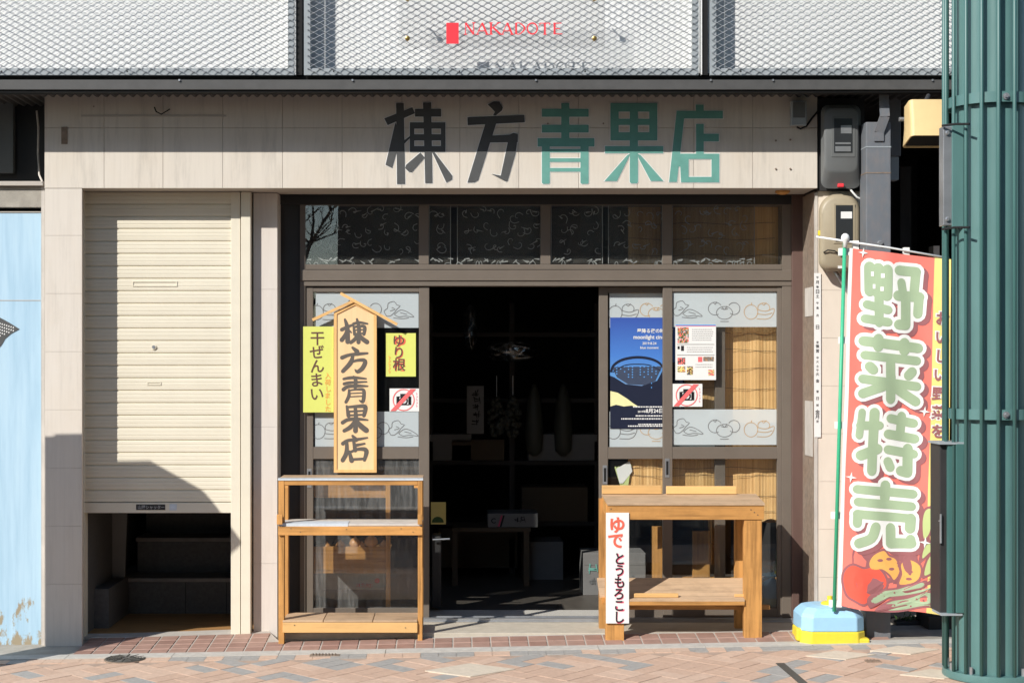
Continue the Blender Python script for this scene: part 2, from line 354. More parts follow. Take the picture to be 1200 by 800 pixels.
    def stroke(s, pts, wd, fn, cap=True, step=None, cols=1, jit=0):
        P = [Vector(p) for p in pts]; n0 = len(P)
        ws = list(wd) if isinstance(wd, (list, tuple)) else [wd]*n0
        if len(ws) != n0:
            ws = [ws[0]+(ws[-1]-ws[0])*i/(n0-1) for i in range(n0)] if len(ws) == 2 else ws
        if n0 > 2 and step:                            # smooth curve through the points
            Q = []; W = []
            for i in range(n0-1):
                p0 = P[max(i-1, 0)]; p1 = P[i]; p2 = P[i+1]; p3 = P[min(i+2, n0-1)]
                k = max(2, int((p2-p1).length/step))
                for j in range(k):
                    t = j/k
                    Q.append(0.5*((2*p1)+(p2-p0)*t+(2*p0-5*p1+4*p2-p3)*t*t+(3*p1-p0-3*p2+p3)*t**3)); W.append(ws[i]+(ws[i+1]-ws[i])*t)
            Q.append(P[-1]); W.append(ws[-1])
        elif step:
            k = max(1, int((P[1]-P[0]).length/step)); Q = [P[0].lerp(P[1], j/k) for j in range(k+1)]; W = [ws[0]+(ws[1]-ws[0])*j/k for j in range(k+1)]
        else: Q, W = P, ws
        m = len(Q); rows = []
        for i in range(m):
            d = Q[min(i+1, m-1)]-Q[max(i-1, 0)]
            d = d.normalized() if d.length > 1e-9 else Vector((1, 0))
            nn = Vector((-d.y, d.x)); rows.append([Q[i]+nn*W[i]*(c/cols-0.5) for c in range(cols+1)])
        if cap:
            for end in (0, 1):
                i = 0 if not end else m-1; d = (Q[1]-Q[0]) if not end else (Q[-2]-Q[-1])
                if d.length < 1e-9: continue
                d = -d.normalized(); nn = Vector((-d.y, d.x)); r = W[i]/2
                new = []
                for a in (30, 60, 80):
                    c = Q[i]+d*r*math.sin(R(a)); h = r*math.cos(R(a))*2
                    row = [c+nn*h*(q/cols-0.5) for q in range(cols+1)]
                    if not end: row.reverse()
                    new.append(row)
                if not end: rows = new[::-1]+rows
                else: rows = rows+new
        vs = [fn(p.x, p.y) for row in rows for p in row]; c1 = cols+1
        return s.raw(vs, [(i*c1+k, i*c1+k+1, (i+1)*c1+k+1, (i+1)*c1+k) for i in range(len(rows)-1) for k in range(cols)])
    def text(s, body, cx, cy, size, fn, bold=0.012, vertical=False, gap=1.0, sx=1.0, jit=0, align='C', rot=0):
        rnd = random.Random(hash(len(body))+int(cx))
        if vertical:
            for i, ch in enumerate(body):
                s.glyph(ch, cx+rnd.uniform(-jit, jit), cy+size*gap*i, size, fn, bold, sx, rot+rnd.uniform(-jit, jit)*0.05)
        else:
            v, f, wid = glyph(body, bold); k = size*sx
            x0 = cx-wid*k/2 if align == 'C' else cx
            s.raw([fn(x0+a*k, cy-(b-0.38)*size) for a, b in v], f)
        return s
    def glyph(s, ch, cx, cy, size, fn, bold, sx, rot):
        v, f, wid = glyph(ch, bold); c, q = math.cos(rot), math.sin(rot)
        out = []
        for a, b in v:
            u = (a-0.5 if ord(ch[0]) > 255 else a-wid/2)*size*sx; t = -(b-0.38)*size
            out.append(fn(cx+u*c-t*q, cy+u*q+t*c))
        s.raw(out, f)
    def build(s, name, m=None, parent=None, smooth=False, doublesided=True):
        me = bpy.data.meshes.new(name)
        o0 = origin(parent)
        me.from_pydata([(x-o0[0], y-o0[1], z-o0[2]) for x, y, z in s.v], [], s.f)
        if s.mats:
            for q in s.mats: me.materials.append(M[q] if isinstance(q, str) else q)
            me.polygons.foreach_set('material_index', s.mi)
        else: me.materials.append(M[m] if isinstance(m, str) else m)
        me.update()
        bm = bmesh.new(); bm.from_mesh(me); bmesh.ops.recalc_face_normals(bm, faces=bm.faces) if doublesided else None; bm.to_mesh(me); bm.free()
        if smooth:
            me.polygons.foreach_set('use_smooth', [True]*len(me.polygons))
        o = bpy.data.objects.new(name, me); COL.objects.link(o)
        if parent: o.parent = parent
        if smooth == 'auto':
            md = o.modifiers.new('split', 'EDGE_SPLIT'); md.split_angle = R(38)
        return o
def build_each(mb, name, m, parent, smooth=False):      # every separate piece of mb becomes a part of its own
    par = list(range(len(mb.v)))
    def find(i):
        while par[i] != i: par[i] = par[par[i]]; i = par[i]
        return i
    for f in mb.f:
        for q in f[1:]: par[find(q)] = find(f[0])
    groups = {}
    for k, f in enumerate(mb.f): groups.setdefault(find(f[0]), []).append(k)
    out = []
    for ks in groups.values():
        nb_ = MB(); ids = sorted({i for k in ks for i in mb.f[k]}); mp = {i: j for j, i in enumerate(ids)}
        nb_.raw([mb.v[i] for i in ids], [[mp[i] for i in mb.f[k]] for k in ks]); out.append(nb_.build(name, m, parent, smooth))
    return out
def origin(p):
    v = Vector((0, 0, 0))
    while p is not None: v = v+p.location; p = p.parent
    return v
_gc = {}
def glyph(body, bold):
    key = (body, bold)
    if key not in _gc:
        c = bpy.data.curves.new('lettering', 'FONT'); c.body = body; c.offset = bold; c.resolution_u = 4
        o = bpy.data.objects.new('lettering', c); COL.objects.link(o); bpy.context.view_layer.update()
        dg = bpy.context.evaluated_depsgraph_get(); me = bpy.data.meshes.new_from_object(o.evaluated_get(dg))
        v = [(p.co.x, p.co.y) for p in me.vertices]; f = [list(p.vertices) for p in me.polygons]
        bpy.data.objects.remove(o); bpy.data.curves.remove(c); bpy.data.meshes.remove(me)
        _gc[key] = (v, f, max([a for a, b in v] or [0.5]))
    return _gc[key]
def T(name, label, cat, loc=(0, 0, 0), group=None):
    o = bpy.data.objects.new(name, None); COL.objects.link(o); o.location = loc; o.empty_display_size = 0.1
    o['label'] = label; o['category'] = cat
    if group: o['group'] = group
    return o
def tag(o, label, cat, group=None):
    o['label'] = label; o['category'] = cat
    if group: o['group'] = group
    return o
def struct(o, kind='structure'): o['kind'] = kind; return o
def squiggle(mb, cx, cy, sz, fn, rnd):               # a brush character too small or dark to read
    for i in range(5):
        if i % 2: a = (cx+rnd.uniform(-.4, .4)*sz, cy-rnd.uniform(.2, .5)*sz); e = (a[0]+rnd.uniform(-.25, .25)*sz, cy+rnd.uniform(.2, .5)*sz)
        else: a = (cx-rnd.uniform(.2, .45)*sz, cy+rnd.uniform(-.4, .4)*sz); e = (cx+rnd.uniform(.2, .45)*sz, a[1]+rnd.uniform(-.2, .2)*sz)
        mb.stroke([a, e], [sz*.13, sz*.07], lambda x, y, i=i: fn(x, y)+Vector((0, -.0001*i, 0)))
def plane(Y): return lambda x, y: at(x, y, Y)
def expand(poly, d):                                   # grow a polygon outward by d
    n = len(poly); A = sum(poly[i][0]*poly[(i+1) % n][1]-poly[(i+1) % n][0]*poly[i][1] for i in range(n))
    sg = 1 if A > 0 else -1; out = []
    for i in range(n):
        p0, p1, p2 = Vector(poly[i-1]), Vector(poly[i]), Vector(poly[(i+1) % n])
        a = (p1-p0).normalized(); b = (p2-p1).normalized()
        na = Vector((a.y, -a.x))*sg; nb = Vector((b.y, -b.x))*sg
        k = na+nb; k = k/max(0.35, k.length_squared)*2
        out.append(tuple(p1+k*d))
    return out
def rect(a, b, c, d): return [(a, b), (c, b), (c, d), (a, d)]
def ring(cx, cy, r, k=20, ry=None, a0=0, a1=360): return [(cx+r*math.cos(R(a0+(a1-a0)*i/k)), cy+(ry or r)*math.sin(R(a0+(a1-a0)*i/k))) for i in range(k+1)]

# ================================================================== GROUND
def zk(x): return -0.072+0.018*x
def gz(x, y):
    if y < -0.27: return zk(x)+0.015*(y+0.27)
    s = 0.045+max(0, min(1, (x+2)/2.3))*0.065
    return zk(x)+s*(y+0.27)
g = MB(); g.flat([(-300, -300, -0.22-5.4), (300, -300, -0.22+5.4), (300, 300, -0.22+5.4), (-300, 300, -0.22-5.4)])
struct(g.build('ground', 'asphalt'))
# sidewalk bed with bricks laid in 45 degree herringbone
XA, XB, YA = -7.0, 7.0, -4.0
b = MB(); b.use('paver_joint')
b.hexa([Vector((XA, YA, gz(XA, YA)-0.004)), Vector((XB, YA, gz(XB, YA)-0.004)), Vector((XB, -0.4, gz(XB, -0.4)-0.004)), Vector((XA, -0.4, gz(XA, -0.4)-0.004)),
        Vector((XA, YA, -0.5)), Vector((XB, YA, -0.4)), Vector((XB, -0.4, -0.4)), Vector((XA, -0.4, -0.5))])
c45 = math.sqrt(0.5); wb = 0.1
def brick(u0, v0, u1, v1):
    gp = 0.0009; bv = 0.0022
    def pt(u, v, dz): x = (u-v)*c45; y = (u+v)*c45-2.0; return (x, y, gz(x, min(y, -0.271))+dz)
    q = [(u0+gp, v0+gp), (u1-gp, v0+gp), (u1-gp, v1-gp), (u0+gp, v1-gp)]
    q2 = [(u0+bv, v0+bv), (u1-bv, v0+bv), (u1-bv, v1-bv), (u0+bv, v1-bv)]
    cx = ((u0+u1)/2-(v0+v1)/2)*c45; cy = ((u0+u1)/2+(v0+v1)/2)*c45-2.0
    if not (XA+.1 < cx < XB-.1 and YA+.1 < cy < -0.505): return
    dz = random.uniform(-0.0008, 0.0012)
    b.raw([pt(*p, -0.004) for p in q]+[pt(*p, 0.001+dz) for p in q2], [(4, 5, 6, 7), (0, 1, 5, 4), (1, 2, 6, 5), (2, 3, 7, 6), (3, 0, 4, 7)])
rg = random.Random(5)
def pick(pg):
    r = rg.random()
    b.use('paver_grey' if r < pg else ('paver_pink2' if rg.random() < 0.45 else 'paver_pink'))
NC = 44
for i in range(-NC, NC):
    for j in range(-NC, NC):
        x, y = (i-j)*c45*2*wb, (i+j)*c45*2*wb-2
        if not (XA-.3 < x < XB+.3 and YA-.3 < y < 0.2): continue
        u, v_ = i*2*wb, j*2*wb
        o_ = (i+j) % 2 if rg.random() < .8 else rg.randrange(2)
        run = (i % 5 == 2 and (j//3) % 2 == 0) or (j % 6 == 3 and (i//3) % 2 == 1)
        for h_ in (0, 1):
            pick((.75 if h_ else .16) if run else .085)
            if o_: brick(u, v_+h_*wb, u+2*wb, v_+(h_+1)*wb)
            else: brick(u+h_*wb, v_, u+(h_+1)*wb, v_+2*wb)
struct(b.build('sidewalk'))
# kerb strip and grey border course
k = MB(); x = XA
while x < XB:
    x1 = min(x+0.6, XB)
    def q(xx, yy, dz): return Vector((xx, yy, gz(xx, yy)+dz))
    k.use('kerb'); k.hexa([q(x+.0015, -0.375, -.2), q(x1-.0015, -0.375, -.2), q(x1-.0015, -0.268, -.2), q(x+.0015, -0.268, -.2), q(x+.0015, -0.375, .006), q(x1-.0015, -0.375, .006), q(x1-.0015, -0.268, .006), q(x+.0015, -0.268, .006)])
    for m_ in range(6):
        a = x+m_*0.1; e = a+0.098
        k.use('paver_grey' if rg.random() < 0.6 else 'paver_pink2'); k.hexa([q(a, -0.478, -.1), q(e, -0.478, -.1), q(e, -0.379, -.1), q(a, -0.379, -.1), q(a, -0.478, .002), q(e, -0.478, .002), q(e, -0.379, .002), q(a, -0.379, .002)])
    x = x1
struct(k.build('kerb'))
# brick red tiles in front of the shop
t = MB(); t.use('grout')
tx0, tx1 = -2.19, 2.42; n_ = 40
vs = []; fs = []
for i in range(n_+1):
    xx = tx0+(tx1-tx0)*i/n_
    for yy in (-0.268, -.1, -.02 if xx > -1.1 else .3): vs.append((xx, yy, gz(xx, yy)-0.002))
for i in range(n_):
    for j in range(2): fs.append((i*3+j, i*3+3+j, i*3+4+j, i*3+1+j))
t.raw(vs, fs)
ti = 0; xx = tx0
while xx < tx1-0.05:
    for jy in range(7):
        ya, yb = -0.264+jy*0.1085, -0.264+jy*0.1085+0.101
        xa, xb = xx+0.003, xx+0.1045
        t.use('tile' if rg.random() < 0.7 else 'tile2')
        if xa > -1.12 and yb > 0.01: break
        if yb > .2: break
        dz = rg.uniform(0, 0.001)
        def q(a, c, d): return (a, c, gz(a, c)+d)
        t.raw([q(xa, ya, -.002), q(xb, ya, -.002), q(xb, yb, -.002), q(xa, yb, -.002), q(xa+.003, ya+.003, .002+dz), q(xb-.003, ya+.003, .002+dz), q(xb-.003, yb-.003, .002+dz), q(xa+.003, yb-.003, .002+dz)],
              [(4, 5, 6, 7), (0, 1, 5, 4), (1, 2, 6, 5), (2, 3, 7, 6), (3, 0, 4, 7)])
    xx += 0.1085
struct(t.build('tiled_path'))
cp = MB(); cp.hexa([Vector((-7, -0.268, -.4)), Vector((-2.19, -0.268, -.4)), Vector((-2.19, 0.4, -.4)), Vector((-7, 0.4, -.4)), Vector((-7, -0.268, -.195)), Vector((-2.19, -0.268, -.113)), Vector((-2.19, 0.4, -.095)), Vector((-7, 0.4, -.175))])
struct(cp.build('concrete_path', 'concrete'))
cp = MB(); cp.hexa([Vector((2.42, -0.268, -.3)), Vector((7, -0.268, -.3)), Vector((7, 4, -.3)), Vector((2.42, 4, -.3)), Vector((2.42, -0.268, -.028)), Vector((7, -0.268, .054)), Vector((7, 4, .08)), Vector((2.42, 4, -.01))])
struct(cp.build('alley_path', 'concrete'))
# covers and slots set in the paving
def ground_pt(px, py):
    Y = -0.5
    for _ in range(12):
        xx = X(px, Y); zz = gz(xx, Y); Y = 1800*(1.55-zz)/(py-425)-9
    return Vector((X(px, Y), Y, gz(X(px, Y), Y)))
p = ground_pt(147, 772)
o = T('manhole_cover', 'small round iron drain cover with concentric grooves set in pink paving below the shutter', 'drain cover', p)
mh = MB(); mh.lathe([(0.119, -0.02), (0.119, 0.003), (0.117, 0.004), (0.112, 0.004)], p, 36); mh.build('rim', 'rust', o)
mh = MB(); prof = [(0.111, -0.02), (0.111, 0.007)]
for r_ in (0.10, 0.085, 0.07, 0.055, 0.04, 0.025): prof += [(r_, 0.008), (r_-.003, 0.003), (r_-.008, 0.003), (r_-.011, 0.008)]
mh.lathe(prof, p, 36)
for q_ in range(12):
    a = q_*math.pi/6; mh.bar(p+Vector((0.03*math.cos(a), 0.03*math.sin(a), 0.008)), p+Vector((0.108*math.cos(a), 0.108*math.sin(a), 0.008)), 0.008, 0.004, Vector((0, 0, 1)))
mh.build('lid', 'iron', o)
def plate(name, label, cat, px, py, wd, dp, m, ang=0):
    p = ground_pt(px, py); mb = MB(); mb.box(-wd/2, wd/2, -dp/2, dp/2, -.02, .005, 0.003)
    for i in range(int(wd/0.018)-1): mb.box(-wd/2+.012+i*.018, -wd/2+.018+i*.018, -dp/2+.008, dp/2-.008, .0045, .0085)
    mt = Matrix.Rotation(ang, 3, 'Z') ; mb.v = [tuple(mt @ Vector(v)+p) for v in mb.v]
    return tag(mb.build(name, m), label, cat)
plate('drain_plate', 'small rusty rectangular plate in the paving before the display stand', 'drain plate', 381, 767.5, 0.17, 0.07, 'rust')
plate('utility_plate', 'little brown plate in the paving in front of the blue and yellow base', 'drain plate', 1023, 774.5, 0.08, 0.06, 'rust')
a_, b_ = ground_pt(914, 777), ground_pt(948, 806)
s_ = MB(); s_.bar(a_+Vector((0, 0, -.002)), b_+Vector((0, 0, -.002)), 0.045, 0.012, Vector((0, 0, 1))); s_.use('iron')
tag(s_.build('drain_channel'), 'dark slotted drain channel running out of the picture at bottom right', 'drain')
p = ground_pt(551, 785.5)
cs = MB(); hs = 0.165
cs.raw([(p.x+a*hs, p.y+c*hs, gz(p.x+a*hs, p.y+c*hs)+d) for d in (-.01, .0065) for a, c in ((-1.45, 0), (0, -1), (1.45, 0), (0, 1))], [(4, 5, 6, 7), (0, 1, 5, 4), (1, 2, 6, 5), (2, 3, 7, 6), (3, 0, 4, 7)])
struct(cs.build('paving_slab', 'paver_cream'))
for (px, py) in ((985, 768), (1060, 762), (1098, 790)):
    p = ground_pt(px, py); cs = MB(); hs = 0.19
    cs.raw([(p.x+a*hs, p.y+c*hs, gz(p.x+a*hs, p.y+c*hs)+d) for d in (-.01, .006) for a, c in ((-1, 0), (0, -.6), (1, 0), (0, .6))], [(4, 5, 6, 7), (0, 1, 5, 4), (1, 2, 6, 5), (2, 3, 7, 6), (3, 0, 4, 7)])
    struct(cs.build('paving_slab', 'paver_cream'))

# ================================================================== SHOP BUILDING
shop = T('shop_building', 'stone fronted greengrocer shop building with painted fascia and dark open interior', 'shop', (0, 1, -0.1))
ZF0, ZF1 = Z(220.5, 0), 3.13
fa = MB(); fa.use('joint'); fa.box(X(53, 0), X(957, 0), 0.006, 0.34, ZF0+.001, ZF1)
fa.use('stone_fascia'); xs = [52, 122, 191, 261, 331, 401, 471, 539, 608, 678, 747, 813, 882, 958]
for i in range(len(xs)-1):
    for (ya, yb) in ((107, 149.8), (150.2, 220.5)):
        fa.box(X(xs[i]+.18, 0), X(xs[i+1]-.18, 0), 0.0, 0.03, Z(ya, 0), Z(yb, 0), 0.0015)
fascia = fa.build('fascia', None, shop)
# painted shop name
def zA(poly): return [(445+x/6.667, 115+y/6.667) for x, y in poly]
def zB(poly): return [(620+x/7.475, 115+y/7.475) for x, y in poly]
def zC(poly): return [(700+x/7.475, 115+y/7.475) for x, y in poly]
grey_l = [zA(q) for q in (
    [(128, 40), (188, 40), (198, 672), (135, 672)], [(35, 160), (255, 72), (275, 120), (62, 213)], [(122, 190), (168, 300), (97, 547), (45, 522)],
    [(186, 335), (237, 296), (237, 312), (186, 364)], rect(275, 85, 480, 146), [(338, 35), (402, 35), (412, 665), (355, 665)],
    rect(235, 190, 513, 240), rect(236, 283, 512, 332), rect(238, 375, 513, 422), rect(235, 190, 270, 422), rect(478, 190, 513, 422),
    [(318, 425), (352, 465), (250, 580), (225, 575), (198, 548), (205, 522)], [(410, 425), (430, 425), (567, 605), (567, 635), (520, 660)],
    [(843, 50), (890, 28), (935, 28), (962, 75), (955, 98), (905, 138), (885, 135), (900, 108)], [(685, 150), (1130, 132), (1133, 190), (687, 213)],
    [(825, 200), (910, 200), (770, 640), (740, 658), (685, 660)], [(868, 294), (1015, 286), (1045, 272), (1080, 282), (1078, 345), (855, 348)],
    [(1003, 335), (1080, 290), (1062, 430), (1000, 645), (988, 653), (945, 607)], [(873, 592), (947, 606), (990, 654)])]
green_l = [zB(q) for q in (rect(282, 45, 352, 360), rect(112, 95, 522, 165), rect(112, 235, 522, 303), rect(75, 352, 572, 425), [(112, 420), (182, 420), (182, 742), (172, 752), (122, 752), (112, 742)],
    [(450, 420), (522, 420), (522, 742), (512, 752), (462, 752), (450, 742)], rect(178, 446, 454, 476), rect(178, 527, 454, 560), rect(178, 612, 454, 645))]
green_l += [zC(q) for q in (rect(115, 45, 525, 120), rect(115, 182, 525, 237), rect(115, 300, 525, 372), rect(115, 45, 187, 372), rect(455, 45, 525, 372), [(284, 45), (356, 45), (356, 735), (346, 747), (296, 747), (284, 735)],
    rect(67, 422, 577, 483), [(262, 500), (284, 490), (276, 520), (172, 727), (62, 727)], [(356, 490), (380, 500), (580, 727), (468, 727), (360, 525)],
    rect(862, 58, 932, 120), rect(695, 112, 1100, 180), [(695, 112), (768, 112), (697, 735), (628, 735)], rect(865, 228, 932, 490), rect(928, 313, 1065, 380),
    rect(733, 487, 1068, 534), rect(733, 690, 1068, 738), [(720, 487), (800, 487), (800, 738), (733, 738), (728, 640)], rect(1000, 487, 1068, 738), [(655, 487), (740, 487), (735, 600), (645, 600)])]
ol = MB()
for i, q in enumerate(grey_l+green_l): ol.ppoly(expand(q, 0.75), plane(-0.0008-0.00003*i))
ol.build('letter_outline', 'sign_white', fascia)
for nm, lst, m_ in (('letter', grey_l, 'sign_grey'), ('letter', green_l, 'sign_green')):
    mb = MB()
    for i, q in enumerate(lst): mb.ppoly(q, plane(-0.0028-0.00004*i))
    mb.build(nm, m_, fascia)
# stains and fixings on the fascia
fx = MB(); 
for (px, py, r_) in ((909, 165, 1.2), (926, 164, 1.2), (909, 198, 1.1), (926, 198, 1.1), (707, 145, 1.0), (110, 125, .8), (642, 145, .9)):
    fx.lathe([(r_*0.005, 0), (r_*0.005, 0.004), (r_*.003, .006)], (X(px, 0), -.0065, Z(py, 0)), 8, 'Y')
build_each(fx, 'bolt', 'rust', fascia)
an = MB(); an.box(X(72, 0), X(79, 0), -.004, 0.002, Z(149, 0), Z(169, 0)); an.build('rusty_anchor', 'rust', fascia)
wr = MB(); wr.tube([at(181, 126, -.006), at(183, 131, -.02), at(189, 134, -.02), at(196, 130, -.012), at(199, 128, -.006)], .004, 6); wr.build('cable_stub', 'wire', fascia)
tr = MB(); tr.pbox((95, 134.5), (265, 137), -.0022, .003); tr.build('old_sign_track', 'joint', fascia)
# piers
def pier(x0, x1, Yf, yb, ztop, m_, yj, back=0.6, cut=0):
    xr = X(x1, Yf)-cut; dp_ = back-.01 if not cut else Yf+.03
    mb = MB(); mb.use('joint'); mb.box(X(x0, Yf)+.003, xr-.003, Yf+.004, back, -0.35, ztop-.001)
    mb.use(m_); ys = [ztop]+[Z(q, Yf) for q in yj]+[-0.3]
    for i in range(len(ys)-1): mb.box(X(x0, Yf), X(x1, Yf), Yf, dp_, ys[i+1]+.0005, ys[i]-.0005, 0.001)
    return mb.build('pier', None, shop)
pier(52.5, 96, 0.0, 757, ZF0-.002, 'stone', (276, 344, 412, 480, 548, 616, 684), 0.62, .045)
pier(297, 325, 0.23, 745, ZF0-.002, 'stone_pink', (339, 500, 660), 0.9)
# walls, ceiling, floor inside
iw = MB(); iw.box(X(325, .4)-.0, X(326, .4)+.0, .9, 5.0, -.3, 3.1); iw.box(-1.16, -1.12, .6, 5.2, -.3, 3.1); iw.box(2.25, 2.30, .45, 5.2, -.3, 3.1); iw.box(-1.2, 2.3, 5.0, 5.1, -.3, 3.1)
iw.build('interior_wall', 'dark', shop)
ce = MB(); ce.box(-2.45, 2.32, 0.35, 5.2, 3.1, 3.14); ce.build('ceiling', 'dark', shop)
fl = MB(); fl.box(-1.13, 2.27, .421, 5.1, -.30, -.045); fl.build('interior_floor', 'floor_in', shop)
si = MB(); si.box(X(330, 0), X(958, 0), -0.025, .42, -.30, -.026, .004); si.build('sill', 'sill', shop)
jb = MB(); jb.box(X(325, .41), X(352.5, .41), .41, .6, -.3, Z(215, .41)); jb.build('jamb', 'frame_dark', shop)
hd = MB(); hd.box(X(325, .38), X(949, .38), .385, .6, Z(239.5, .385), 3.1); hd.build('header', 'frame_dark', shop)
pr = MB(); pr.box(X(928.3, .37), X(949.5, .37), .37, .62, -.3, 2.78, .004); pr.build('pillar', 'pillar', shop)
rw = MB(); rw.box(X(949.5, .4), 2.26, .42, .62, -.3, 2.78); rw.build('return_wall', 'rust', shop)
# upper storey : white wall behind the mesh
PY = -0.17
uw = MB(); uw.box(-4.6, 2.92, PY, 0.2, 3.14, 4.9); uw.build('upper_wall', 'panel', shop)
uw = MB(); uw.box(-4.6, 2.92, 0.2, 5.2, 3.15, 4.9); uw.build('upper_floor', 'dark', shop)
# beam + corrugated soffit
bm_ = MB(); BY = -0.33
bm_.box(-4.6, 2.92, BY, BY+.07, Z(105.2, BY), Z(93.6, BY), .003); bm_.use('soffit'); bm_.cur = 0
beam = bm_.build('eaves_beam', 'charcoal', shop)
b2 = MB(); b2.box(-4.6, 2.92, BY+.012, BY+.09, 3.078, Z(105.5, BY)-.001); b2.build('beam_flange', 'black', shop)
b2 = MB(); b2.box(-4.6, 2.92, BY+.055, BY+.1, Z(92.5, BY)-.03, Z(88, BY)+.02); b2.build('beam_gap_shade', 'black', shop)  # black strip standing in for the shade inside the gap
sf = MB(); n_ = int(7.5/0.026); vs = []; fs = []
for i in range(n_+1):
    xx = -4.6+i*0.026
    zz = 3.105+(0.014 if (i % 2) else 0)
    for dx in (-.006, .006): vs += [(xx+dx, BY+.07, zz), (xx+dx, 0.4, zz)]
for i in range(len(vs)//2-1): fs.append((i*2, i*2+1, i*2+3, i*2+2))
sf.raw(vs, fs); sf.build('soffit', 'soffit', shop)
bo = MB()
for px in (210, 413, 628, 833, 906, 1093): bo.lathe([(.006, 0), (.006, .006), (.003, .009)], at(px, 94, BY-.009), 8, 'Y')
build_each(bo, 'bolt', 'steel', shop)

# ================================================================== MESH SCREENS
def screen(x0, x1, label):
    Yf = BY+.005; xa, xb = X(x0, Yf), X(x1, Yf); z0, z1 = Z(88, Yf), 3.95
    o = T('mesh_screen', label, 'mesh screen', ((xa+xb)/2, Yf, z0), 'expanded metal screens above the shop')
    fr = MB(); fw = 0.035; yf0, yf1 = Yf+.008, Yf+.035
    fr.box(xa, xb, yf0, yf1, z0, z0+.04, .002); fr.box(xa, xb, yf0, yf1, z1, z1+.04); fr.box(xa, xa+fw, yf0, yf1, z0+.04, z1); fr.box(xb-fw, xb, yf0, yf1, z0+.04, z1)
    fr.build('frame', 'charcoal', o)
    ms = MB(); h = 0.0183; lam = 0.068; k = 0; z = z0+h*.6
    while z < z1:
        ph = 0.5 if k % 2 else 0.0
        pts = []; xx = xa+.004; i = 0
        n0 = math.floor(xa/lam*4)
        xx = None
        q0 = int(math.ceil((xa+.004)/(lam/4))); q1 = int((xb-.004)/(lam/4))
        vs = []; fs = []
        for qn in range(q0, q1+1):
            xq = qn*lam/4; s4 = (qn+(2 if k % 2 else 0)) % 4
            dz = {0: h*.45, 1: h*.45, 2: -h*.45, 3: -h*.45}[s4]
            c = (xq+(.0048 if s4 in (0, 2) else -.0048), z+dz)
            yk = Yf+(0.0025 if s4 < 2 else -0.0025)
            vs += [(c[0], yk-.0016, c[1]-.0014), (c[0], yk-.0016+.0026, c[1]+.0015), (c[0], yk-.0008+.0026, c[1]+.0010), (c[0], yk-.0008, c[1]-.0019)]
        m_ = len(vs)//4
        for i in range(m_-1):
            for j in range(4): fs.append((i*4+j, i*4+(j+1) % 4, i*4+4+(j+1) % 4, i*4+4+j))
        ms.raw(vs, fs); z += h; k += 1
    ms.build('expanded_mesh', 'mesh', o)
    bt = MB(); xx = xa+0.17
    while xx < xb:
        bt.lathe([(.005, 0), (.005, .005), (.002, .007)], (xx, Yf-.012, z0+.018), 8, 'Y'); xx += 0.72*(0.985)
    build_each(bt, 'bolt', 'wire', o)
    return o
screen(-180, 344.5, 'long expanded metal screen at top left above the shutter')
screen(356, 819, 'middle expanded metal screen behind the clear red lettered plate')
screen(832.5, 1132, 'right expanded metal screen ending behind the green column')
for i, px in enumerate((350.5, 826)):
    jp = MB(); Yj = BY+.03; jp.box(X(px-3.5, Yj), X(px+3.5, Yj), Yj, PY, Z(88, Yj), 3.99); jp.use('black')
    jp.build('screen_mullion', 'black', shop)
    jp = MB(); jp.box(X(px-4.7, Yj), X(px-3.6, Yj), Yj-.01, PY, Z(88, Yj), 3.99); jp.build('mullion_edge', 'panel', shop)
